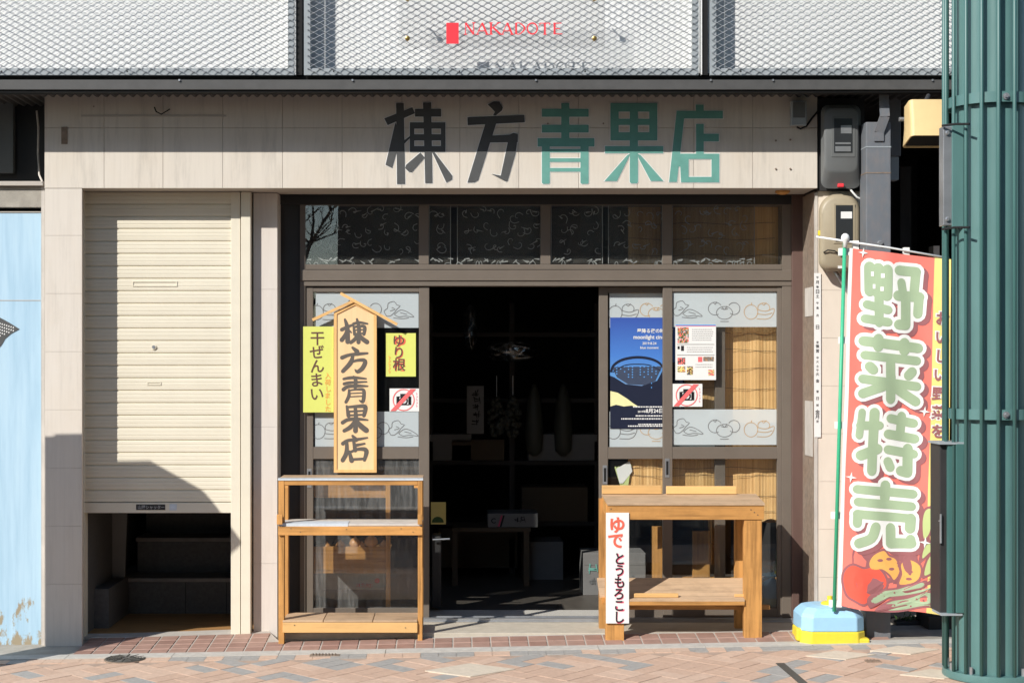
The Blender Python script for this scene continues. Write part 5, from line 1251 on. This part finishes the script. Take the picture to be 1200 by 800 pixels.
cu2 = k4([(240, 722), (300, 680), (400, 662), (500, 620), (590, 590), (595, 690), (480, 700), (380, 722), (300, 728)])
for q in (cu2, cu1): blob(q, 'cloth_maroon', 1.3, 2.4); blob(q, 'cloth_sage', 1.7)
lf = k4([(480, 330), (475, 240), (490, 180), (520, 170), (520, 230), (510, 300)]); lf2 = k4([(480, 530), (500, 450), (540, 405), (590, 380), (590, 500), (520, 520)])
lf3 = k4([(470, 440), (490, 370), (560, 340), (595, 330), (590, 375), (520, 400)])
for q in (lf, lf3, lf2): blob(q, 'cloth_maroon', 1.1, 2.4); blob(q, 'cloth_leaf', 1.6)
for (x_, y_) in ((225, 655), (320, 630), (385, 625), (260, 650), (320, 700), (370, 695), (410, 705), (475, 670), (520, 668), (440, 665)): blob(k4(ring(x_, y_, 5, 6)[:-1]), 'cloth_maroon', 2.2)
vg.build('vegetable_print', None, fb_)
mb = MB(); pa_, pb_ = at(977.5, 716, NY+.004), at(990, 282, NY+.004); mb.tube([pa_, pb_], .0105, 12); mb.build('pole', 'pole_green', nb, True)
mb = MB(); mb.lathe([(.012, -.03), (.012, .0), (.020, .01), (.024, .025), (.02, .04), (.008, .05)], at(990.5, 284, NY), 16); mb.tube([at(956.5, 277.5, NY-.0), at(1040, 290, NY), at(1112, 302.5, NY-.0)], .006, 8); mb.build('crossbar', 'white_plastic', nb, True)
# octagonal weighted base
bs = T('water_weight', 'sky blue and yellow plastic weight base holding the banner pole', 'banner base', at(977, 757, NY))
cx_, cy_ = X(978.5, NY+.0), NY+.16
def octo(hx, hy, z, ch): return [(cx_-hx+ch, cy_-hy, z), (cx_+hx-ch, cy_-hy, z), (cx_+hx, cy_-hy+ch, z), (cx_+hx, cy_+hy-ch, z), (cx_+hx-ch, cy_+hy, z), (cx_-hx+ch, cy_+hy, z), (cx_-hx, cy_+hy-ch, z), (cx_-hx, cy_-hy+ch, z)]
def octoloft(secs, nm, m_):
    mb = MB(); vs = [q for s in secs for q in octo(*s)]; mb.raw(vs, [(i*8+k, i*8+(k+1) % 8, (i+1)*8+(k+1) % 8, (i+1)*8+k) for i in range(len(secs)-1) for k in range(8)]+[list(range(8)), list(range(len(secs)*8-8, len(secs)*8))])
    ob = mb.build(nm, m_, bs); md = ob.modifiers.new('bev', 'BEVEL'); md.width = .006; md.segments = 2; md.limit_method = 'ANGLE'; return ob
zb0 = gz(2.1, NY)
octoloft([(.184, .162, zb0, .05), (.181, .160, zb0+.070, .05)], 'tray', 'tank_yellow')
octoloft([(.178, .158, zb0+.0705, .052), (.177, .158, zb0+.150, .052), (.168, .148, zb0+.168, .05), (.140, .120, zb0+.198, .045), (.09, .08, zb0+.208, .03)], 'tank', 'tank_blue')
mb = MB(); mb.lathe([(.05, 0), (.05, .012), (.04, .018), (.015, .02), (.015, .05)], (X(978, NY)+.005, cy_-.03, zb0+.205), 20); mb.build('cap', 'tank_yellow', bs, 'auto')
mb = MB(); mb.box(cx_+.13, cx_+.198, cy_-.155, cy_-.05, zb0, zb0+.033, .01); mb.box(cx_-.202, cx_-.155, cy_-.10, cy_-.04, zb0+.01, zb0+.08, .01); mb.box(cx_-.02, cx_+.09, cy_-.05, cy_-.03, zb0+.205, zb0+.217, .004); build_each(mb, 'handle', 'tank_yellow', bs)

# ================================================================== GREEN ARCADE COLUMN
CY = -1.2; cxx = X(1161, CY); cr = 52.5*7.8/1800
def column():
    o = T('arcade_column', 'green ribbed steel arcade column at the right edge of the pavement', 'column', (cxx, CY, gz(cxx, CY)))
    z0 = gz(cxx, CY); zt_ = 5.2
    mb = MB(); prof = []
    vs = []; n_ = 160
    for z in (z0+.02, zt_):
        for k in range(n_): a = 2*math.pi*k/n_; rr = .186+.002*math.cos(a*18); vs.append((cxx+rr*math.cos(a), CY+rr*math.sin(a), z))
    mb.raw(vs, [(k, (k+1) % n_, n_+(k+1) % n_, n_+k) for k in range(n_)]); mb.build('core_tube', 'green', o, True)
    for k in range(18):
        a = R(-80+k*20); mb = MB(); mb.tube([(cxx+cr*math.cos(a), CY+cr*math.sin(a), z0+.04), (cxx+cr*math.cos(a), CY+cr*math.sin(a), zt_)], .0095, 10); mb.build('rod', 'green_shade', o, True)
    for py in (112.5, 486):
        zc = Z(py, CY-cr); mb = MB(); vs = []
        for (rr, dz) in ((.205, -.026), (.216, -.026), (.216, .026), (.205, .026)):
            for k in range(60): a = 2*math.pi*k/60; vs.append((cxx+rr*math.cos(a), CY+rr*math.sin(a), zc+dz))
        mb.raw(vs, [(i*60+k, i*60+(k+1) % 60, ((i+1) % 4)*60+(k+1) % 60, ((i+1) % 4)*60+k) for i in range(4) for k in range(60)]); rg_ = mb.build('ring_band', 'green', o, 'auto')
        mb = MB()
        for aa in (-90, -50):
            a = R(aa); c = Vector((cxx+.216*math.cos(a), CY+.216*math.sin(a), zc)); d = Vector((math.cos(a), math.sin(a), 0)); mb.tube([c, c+d*.006], .017, 12); mb.tube([c+d*.006, c+d*.016], .009, 6)
        build_each(mb, 'bolt', 'steel', rg_)
    mb = MB(); mb.lathe([(.236, z0-.0), (.238, z0+.012), (.234, z0+.038), (.18, z0+.038)], (cxx, CY, 0), 48); bsr = mb.build('base_ring', 'green', o, 'auto')
    mb = MB()
    for aa in range(-99, 261, 36): a = R(aa); c = Vector((cxx+.212*math.cos(a), CY+.212*math.sin(a), z0+.038)); mb.tube([c, c+Vector((0, 0, .035))], .010, 8)
    build_each(mb, 'anchor_bolt', 'steel', bsr)
    mb = MB(); mb.lathe([(.2, z0-.2), (.2, z0-.0)], (cxx, CY, 0), 40); mb.build('footing', 'iron', o)
    Yq = CY-.06
    mb = MB(); mb.use('frame_dark'); mb.pbox((1101.5, 520), (1110.5, 718), Yq, Yq+.16, .004); mb.use('green_shade'); mb.pbox((1110.7, 519), (1120.5, 719), Yq-.02, Yq+.16, .003); mb.pbox((1120.7, 520), (1130, 718), Yq-.035, Yq+.15, .003); eb = mb.build('switch_box', None, o)  # left part coloured dark for its shaded side
    mb = MB(); mb.pbox((1101, 518), (1131, 520.5), Yq-.03, Yq+.16); mb.pbox((1103, 718.5), (1128, 721), Yq-.03, Yq+.12); mb.build('box_cap', 'charcoal', eb)
    mb = MB(); mb.tube([at(1102.5, 602, Yq-.012), at(1102.5, 636, Yq-.012)], .006, 8); mb.tube([at(1100, 610, Yq-.008), at(1103, 610, Yq-.008)], .004, 6); mb.build('latch', 'steel', eb)
    mb = MB(); mb.pbox((1105.5, 148), (1115.5, 264), Yq-.02, Yq+.05, .003); ub = mb.build('junction_cover', 'steel', o)
    mb = MB(); mb.pbox((1116, 146), (1129.5, 266), Yq-.03, Yq+.1, .003); mb.build('cover_back', 'green', ub)
    for (ya) in (145.5, 266.5):
        mb = MB(); mb.tube([at(1104, ya+2, Yq-.03), at(1120, ya, Yq-.08), at(1136, ya, Yq-.15)], .006, 6); mb.build('clamp_wire', 'wire', ub)
    mb = MB(); mb.lathe([(.012, -.008), (.008, -.014)], at(1110, 156, Yq-.02), 10, 'Y'); mb.lathe([(.012, -.008), (.008, -.014)], at(1110, 257, Yq-.02), 10, 'Y'); build_each(mb, 'screw', 'steel', ub)
    return o
column()

# ================================================================== LEFT NEIGHBOUR
nbg = T('neighbour_building', 'neighbouring grey building with a weathered pale blue panel at the left edge', 'building', (-3.6, .5, -.15))
mb = MB(); mb.box(-5.5, X(47.6, .05), .06, .09, Z(756, .05), Z(247.5, .05)); blp = mb.build('blue_panel', 'blue', nbg)
mb = MB(); mb.box(-5.5, X(47, .05), .0585, .0605, Z(352.4, .05), Z(351.4, .05)); mb.box(-5.5, X(47.6, .05), .055, .06, Z(249, .05), Z(247.6, .05)); mb.build('panel_seam', 'joint', blp)
f_ = plane(.0575)
mb = MB(); mb.ppoly([(-10, 368), (0, 372), (11, 378), (23, 385.5), (13, 391), (6, 397), (2, 404), (-10, 418)], f_); mb.build('painted_motif', 'sign_grey', blp)
mb = MB()
for i in range(9):
    for j in range(5):
        x_, y_ = -6+i*2.6, 377+j*3.6+i*.8
        if y_ < 396-i*.9 and x_ < 18-abs(y_-386)*1.1: mb.ppoly([(x_, y_), (x_+1.2, y_-.8), (x_+1.6, y_+.9), (x_+.3, y_+1.3)], plane(.0562))
mb.build('motif_pattern', 'sign_white', blp)
mb = MB(); mb.box(X(48.3, .03), X(52.3, .03), .03, .5, -.3, Z(218, .03)); mb.build('plaster_edge', 'plaster', nbg)
mb = MB(); mb.box(X(47.7, .08), X(48.2, .08)+.002, .1, .5, -.3, Z(218, .03)); mb.build('gap', 'black', nbg)
mb = MB(); mb.box(-5.5, X(48.2, .02), .03, .5, Z(243, .03), Z(218.5, .03), .004); mb.build('lintel', 'concrete', nbg)
mb = MB(); mb.box(-5.5, X(48.2, .02), .1, .5, Z(247.3, .03), Z(243.2, .03)); mb.build('shadow_gap', 'black', nbg)
mb = MB(); mb.box(-5.5, X(51.5, .02), .0, .5, Z(218.2, .03), Z(213, .03), .003); mb.build('ledge', 'joint', nbg)
mb = MB(); mb.box(-5.5, X(52, .3), .32, .6, Z(214, .3), 3.12); mb.build('upper_recess', 'frame_dark', nbg)
mb = MB(); mb.box(-5.5, X(15.5, .25), .25, .3, Z(203, .25), Z(120, .25), .004); mb.build('window', 'meter_grey', nbg)
mb = MB(); mb.tube([at(43, 130, .2), at(45, 150, .2), at(44.5, 180, .2), at(46, 205, .1), at(50, 214, .0)], .006, 8); mb.build('conduit', 'plaster', nbg)
mb = MB(); mb.box(-8, X(52, .6), .6, 5, -.4, 3.14); mb.build('wall', 'concrete', nbg)
mb = MB(); mb.box(-8, -5.5, 0.0, .6, -.4, 3.14); mb.build('side_bay', 'concrete', nbg)

# unseen stand-in board, shaped so that its shadow falls across the shutter
sg = T('shadow_caster', 'unseen grey signboard with an angled wing standing beyond the left edge of the picture', 'shadow board', (-3.27, -1.2, -.2))
mb = MB(); mb.box(-3.46, -3.11, -1.22, -1.16, -.15, 2.2, .004); mb.build('panel', 'meter_grey', sg)
mb = MB(); mb.prism([(-3.46, 2.205), (-3.42, 2.24), (-3.07, 2.245), (-2.76, 2.07), (-2.70, 2.0), (-2.53, 1.77), (-2.61, 1.70), (-2.885, 1.61), (-3.105, 1.48), (-3.105, 2.205)], -1.22, -1.19); mb.build('wing', 'charcoal', sg)

# ================================================================== INSIDE THE SHOP
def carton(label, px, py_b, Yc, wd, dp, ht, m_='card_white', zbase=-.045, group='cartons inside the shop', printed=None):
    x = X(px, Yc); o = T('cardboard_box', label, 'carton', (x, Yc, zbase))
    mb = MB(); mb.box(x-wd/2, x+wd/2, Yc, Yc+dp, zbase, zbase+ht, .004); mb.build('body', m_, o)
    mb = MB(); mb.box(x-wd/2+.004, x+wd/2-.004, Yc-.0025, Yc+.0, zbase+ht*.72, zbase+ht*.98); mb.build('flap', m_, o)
    if printed:
        for (bd_, pxo, zo, sz, m2) in printed:
            mb = MB(); fq = lambda a, c: Vector((x+pxo+a, Yc-.005, zbase+zo-c))
            if bd_ == '%': squiggle(mb, 0, 0, sz, fq, rl_)
            else: mb.text(bd_, 0, 0, sz, fq, .02)
            mb.build('print', m2, o)
    return o
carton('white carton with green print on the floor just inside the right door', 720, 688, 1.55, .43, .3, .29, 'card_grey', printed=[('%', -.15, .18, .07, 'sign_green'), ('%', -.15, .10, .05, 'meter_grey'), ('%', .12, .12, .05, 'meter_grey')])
rk = T('shelf_rack', 'dark shelving rack along the back of the shop', 'shelf', (X(600, 2.6), 2.6, -.045))
for zz in (.32, .78, 1.25, 1.75):
    mb = MB(); mb.box(X(500, 2.6), X(705, 2.6), 2.6, 3.05, zz, zz+.03); mb.build('shelf_board', 'card_dim', rk)
for px in (504, 600, 700):
    mb = MB(); mb.box(X(px, 2.6)-.02, X(px, 2.6)+.02, 2.62, 2.66, -.045, 2.0); mb.build('upright', 'card_dim', rk)
tbx = T('low_bench', 'low dark wooden bench carrying the lettered white carton', 'bench', (X(588, 2.0), 2.0, -.045))
mb = MB(); mb.box(X(530, 2.0), X(622, 2.0), 2.0, 2.4, .34, .37, .004); mb.build('seat_board', 'card', tbx)
for px in (533, 617):
    mb = MB(); mb.box(X(px, 2.0)-.02, X(px, 2.0)+.02, 2.01, 2.38, -.045, .339); mb.build('leg', 'card', tbx)
carton('white carton with dark lettering and a red stripe on the low bench', 601, 608, 2.02, .36, .3, .10, zbase=.371, printed=[('C', -.14, .05, .05, 'ink_black'), ('/', -.09, .05, .11, 'ink_pink'), ('/', -.075, .05, .11, 'ink_black'), ('%', .03, .055, .04, 'ink_black'), ('%', .07, .055, .04, 'ink_black')])
for i, (px, Yc, wd, ht, zb3, m_, lab) in enumerate(((520, 2.62, .42, .2, .811, 'card_white', 'pale carton at the left end of the third shelf'), (660, 2.62, .52, .20, .811, 'card_white', 'wide pale carton at the right end of the third shelf'),
        (560, 2.62, .4, .16, .811, 'card', 'brown carton in the middle of the third shelf'), (560, 2.62, .6, .3, .0, 'card', 'big brown carton under the shelving rack'), (640, 2.3, .25, .28, -.045, 'card_white', 'small pale carton with a price card on the floor'),
        (650, 2.62, .5, .26, .351, 'card', 'brown carton on the second shelf'))):
    carton(lab, px, 0, Yc, wd, .34, ht, m_, zb3)
for i, (px, lab) in enumerate(((582, 'left net of small bulbs hanging in the dark shop'), (601, 'right net of small bulbs hanging in the dark shop'))):
    o = T('hanging_net', lab, 'net', at(px, 500, 2.4)); mb = MB()
    for j in range(90):
        zz = rl_.uniform(-.14, .14); rr = .055*math.sqrt(max(.05, 1-(zz/.15)**2))*(1-.35*(zz > .05)); a = rl_.uniform(0, 6.28)
        c = at(px, 488, 2.4)+Vector((rr*math.cos(a), rr*math.sin(a), zz)); mb.lathe([(.004, -.018), (.015, -.010), (.017, 0), (.014, .010), (.003, .018)], c, 8)
    mb.build('bulbs', 'daikon', o, True); mb = MB(); mb.tube([at(px, 465, 2.4), at(px, 440, 2.4)], .003, 5); mb.build('string', 'paper', o)
nt_ = sheet('price_notice', 'tall narrow brush written notice hanging in the dark interior', 'notice', 2.35, 547, 452, 567, 508, 'card_white')
lettering(nt_, 'ink_black', lambda m: [squiggle(m, 557+q % 2*2, 460+q*8.5, 9, plane(2.345), rl_) for q in range(5)])
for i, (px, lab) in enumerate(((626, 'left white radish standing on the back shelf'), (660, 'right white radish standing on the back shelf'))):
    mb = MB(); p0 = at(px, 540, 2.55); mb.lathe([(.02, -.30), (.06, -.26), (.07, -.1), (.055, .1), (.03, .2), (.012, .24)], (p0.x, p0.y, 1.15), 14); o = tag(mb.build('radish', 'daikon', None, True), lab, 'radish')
for i, (px, py, rx, rz, lab) in enumerate(((551, 385, .045, .17, 'tall shiny clear plastic bag hanging high in the opening'), (600, 412, .17, .075, 'wide clear plastic bag lying on the top shelf'))):
    Yc = 1.9; c = at(px, py, Yc); mb = MB(); vs = []; nU, nV = 22, 14
    for v_ in range(nV+1):
        ph = math.pi*v_/nV
        for u_ in range(nU):
            a = 2*math.pi*u_/nU; k_ = 1+.18*math.sin(a*3+ph*4+i)+.12*math.sin(a*7-ph*3)
            vs.append(c+Vector((rx*k_*math.sin(ph)*math.cos(a), .09*k_*math.sin(ph)*math.sin(a), rz*math.cos(ph))))
    mb.raw(vs, [(v_*nU+u_, v_*nU+(u_+1) % nU, (v_+1)*nU+(u_+1) % nU, (v_+1)*nU+u_) for v_ in range(nV) for u_ in range(nU)]); tag(mb.build('plastic_bag', 'bagplastic', None, True), lab, 'plastic bag')
# floor tiles catching the sun, white mat
mm = MB(); mm.box(X(480, .5), X(735, .5), .50, .86, -.0445, -.036)
for i in range(22): mm.box(X(480, .5), X(735, .5), .505+i*.016, .511+i*.016, -.0362, -.032)
tag(mm.build('door_mat', 'mat_white'), 'pale grey ribbed mat across the threshold inside the open door', 'mat')
hk = T('hanging_trolley', 'dark trolley with a metal handle just inside the left of the opening', 'trolley', at(517, 700, .7))
mb = MB(); mb.pbox((506, 628), (517, 712), .75, .95, .01); mb.build('body', 'frame_dark', hk)
mb = MB(); mb.tube([at(507, 632, .72), at(527, 631, .72)], .006, 8); build_each(mb, 'handle', 'steel', hk)
ct = T('price_card', 'green and cream price card hanging behind the left door edge', 'price card', at(513, 613, 1.3))
mb = MB(); mb.pbox((505, 588), (522.5, 614), 1.3, 1.303); mb.build('card', 'cloth_yellow', ct)
mb = MB(); mb.ppoly(ring(513, 612, 7, 10, 7, 180, 360), plane(1.298)); mb.build('print', 'leaf', ct)
# wooden shelf and onions behind the left door
ws = T('inner_shelf', 'wooden shelf unit with a deep front board seen through the left door glass', 'shelf', at(410, 725, .62))
mb = MB(); mb.pbox((364, 640), (456, 671.5), .47, .49, .003); mb.pbox((364, 563), (457, 583), .50, .52, .003); mb.build('front_board', 'woodX', ws)
mb = MB(); mb.pbox((452, 560), (457.5, 725), .448, .469, .003); mb.build('post', 'woodZ', ws)
mb = MB(); mb.box(X(364, .49), X(456, .49), .491, .9, Z(648, .49), Z(646, .49)); mb.build('shelf_board', 'woodX', ws)
mb = MB(); mb.pbox((344, 712), (495, 727), .50, .52); mb.build('plinth', 'plaster', ws)
for i, (px, py, r_, lab) in enumerate(((383, 638, .026, 'small shadowed onion at the left end of the inner shelf'), (399, 637, .03, 'onion second from left on the inner shelf'), (416, 634, .036, 'brown onion in the middle of the inner shelf'), (435, 632.5, .042, 'largest golden onion on the inner shelf'), (450, 637, .03, 'small onion at the right end of the inner shelf'), (424, 637.5, .026, 'little front onion between two bigger onions'))):
    mb = MB(); c = at(px, py+2, .505); mb.lathe([(.006, -r_*.95), (r_*.6, -r_*.8), (r_*.98, -r_*.25), (r_, .1*r_), (r_*.75, r_*.6), (r_*.25, r_*.95), (.003, r_*1.25)], c, 18); tag(mb.build('onion', 'onion', None, True), lab, 'onion')
o = T('cardboard_box', 'cream carton with red print under the inner shelf behind the left glass', 'carton', at(415, 690, .68))
mb = MB(); mb.pbox((377, 671), (450, 690.5), .70, .95); mb.build('body', 'sill', o)
mb = MB(); mb.pbox((376, 664), (449, 670.5), .69, .95); mb.build('lid', 'card', o)
mb = MB(); [squiggle(mb, 420+q*5, 685.5, 5, plane(.697), rl_) for q in range(4)]; [squiggle(mb, 387+q*7, 667.5, 5, plane(.687), rl_) for q in range(3)]; mb.ppoly(ring(442, 680, 3, 12), plane(.697)); mb.build('print', 'red_print', o)
# seedling label and leaves beside the lower blind
o = T('leafy_bunch', 'bunch of pale leaves with a white wrapper behind the middle door', 'vegetables', at(733, 575, .50))
mb = MB()
for i in range(12): mb.stroke([(727+i*.8, 568), (722+i*1.6+rl_.uniform(-2, 2), 543+rl_.uniform(0, 8))], [.8, 2.2], plane(.498-.0006*i))
mb.build('leaves', 'cloth_leaf', o)
mb = MB(); mb.ppoly([(722, 549), (738, 540), (741, 552), (730, 566), (726, 566)], plane(.491)); mb.build('wrapper', 'paper', o)
bgk = MB(); c = at(905, 694, .62); bgk.lathe([(.03, -.12), (.10, -.11), (.12, -.05), (.10, .02), (.05, .07), (.012, .09)], c, 12); tag(bgk.build('sack', 'charcoal', None, 'auto'), 'dark grey sack on the floor behind the right door foot', 'sack')
pt_ = MB(); pt_.pbox((765, 617), (777, 725), .75, .8, .003); tag(pt_.build('timber_post', 'woodZ'), 'sunlit timber upright behind the middle door under the table top', 'post')
pt_ = MB(); pt_.pbox((812, 622), (832, 725), .9, .94, .003); tag(pt_.build('timber_board', 'woodZ'), 'shaded brown timber panel seen through the table legs', 'panel')
pt_ = MB(); pt_.pbox((895, 600), (1000, 612), .9, .94, .003); pt_.box(X(800, .9), X(915, .9), .9, .94, Z(682, .9), Z(676, .9)); tag(pt_.build('timber_rail', 'woodX'), 'horizontal timber rail low behind the right door glass', 'rail')

# ================================================================== ACROSS THE STREET (seen only as reflections)
def gr0(x): return -.22+.018*x
def far_building(name, label, x0, x1, h, m_, Yb=-21.5):
    o = T(name, label, 'building', ((x0+x1)/2, Yb-3, gr0((x0+x1)/2)))
    mb = MB(); mb.box(x0, x1, Yb-6, Yb, gr0(x0)-.5, h, .02); mb.build('wall', m_, o)
    mb = MB(); mb.box(x0-.1, x1+.1, Yb-6.1, Yb+.3, h+.001, h+.25); mb.build('roof', 'charcoal', o)
    wx = x0+.7
    while wx+1.2 < x1:
        zz = 3.6
        while zz+1.3 < h:
            mb = MB(); mb.box(wx, wx+1.2, Yb, Yb+.05, zz, zz+1.2); wo_ = mb.build('window', 'meter_face', o); zz += 2.7
        wx += 2.1
    mb = MB(); mb.box(x0+.3, x1-.3, Yb, Yb+.4, .2, 2.9); mb.build('shop_opening', 'frame_dark', o)
    mb = MB(); mb.box(x0, x1, Yb, Yb+1.3, 3.0, 3.25); mb.build('awning', 'charcoal', o)
far_building('opposite_building', 'dark two storey building across the street, left of the gap', -24, -7.2, 17, 'far_dark')
far_building('opposite_building', 'grey low building across the street seen through the gap', -6.9, -3.9, 3.4, 'far_wall')
far_building('opposite_building', 'brown three storey building across the street facing the doorway', -2.4, 7.5, 18, 'far_dark')
far_building('opposite_building', 'grey building across the street at the right', 7.6, 24, 16.0, 'far_wall')
tr_ = T('bare_tree', 'leafless street tree on the far pavement', 'tree', (-2.9, -18.5, gr0(-2.9)))
mb = MB(); mb.tube([(-2.9, -18.5, gr0(-2.9)-.1), (-2.85, -18.5, 2.0), (-2.9, -18.4, 3.4)], [.16, .12, .08], 8); mb.build('trunk', 'bark', tr_, True)
mb = MB(); rt = random.Random(9)
def branch(p, d, ln2, r_, dep):
    q = p+d*ln2; mb.tube([p, (p+q)/2+Vector((rt.uniform(-.05, .05),)*3), q], [r_, r_*.85, r_*.65], 5, False)
    if dep:
        for _ in range(3): branch(q, (d+Vector((rt.uniform(-.8, .8), rt.uniform(-.8, .8), rt.uniform(-.3, .6)))).normalized(), ln2*.72, r_*.6, dep-1)
for _ in range(6): branch(Vector((-2.88, -18.45, rt.uniform(1.9, 3.3))), Vector((rt.uniform(-1, 1), rt.uniform(-1, 1), rt.uniform(.4, 1.2))).normalized(), 1.0, .05, 3)
mb.build('branches', 'bark', tr_)

GROUPS = {'onion': 'onions on the inner shelf', 'wood_plank': 'planks on the table', 'cardboard_box': 'cartons inside the shop', 'hanging_net': 'nets of bulbs in the shop', 'radish': 'radishes on the back shelf',
          'plastic_bag': 'clear plastic bags in the shop', 'electric_meter': 'electricity meters on the wall', 'paper_sign': 'yellow paper signs on the left door', 'no_photo_sign': 'no camera notices on the doors',
          'notice_strip': 'papers on the wall edge', 'cable': 'cables around the meters', 'opposite_building': 'buildings across the street'}
for ob in bpy.data.objects:
    g_ = GROUPS.get(ob.name.split('.')[0])
    if g_ and ob.parent is None and 'label' in ob.keys(): ob['group'] = g_
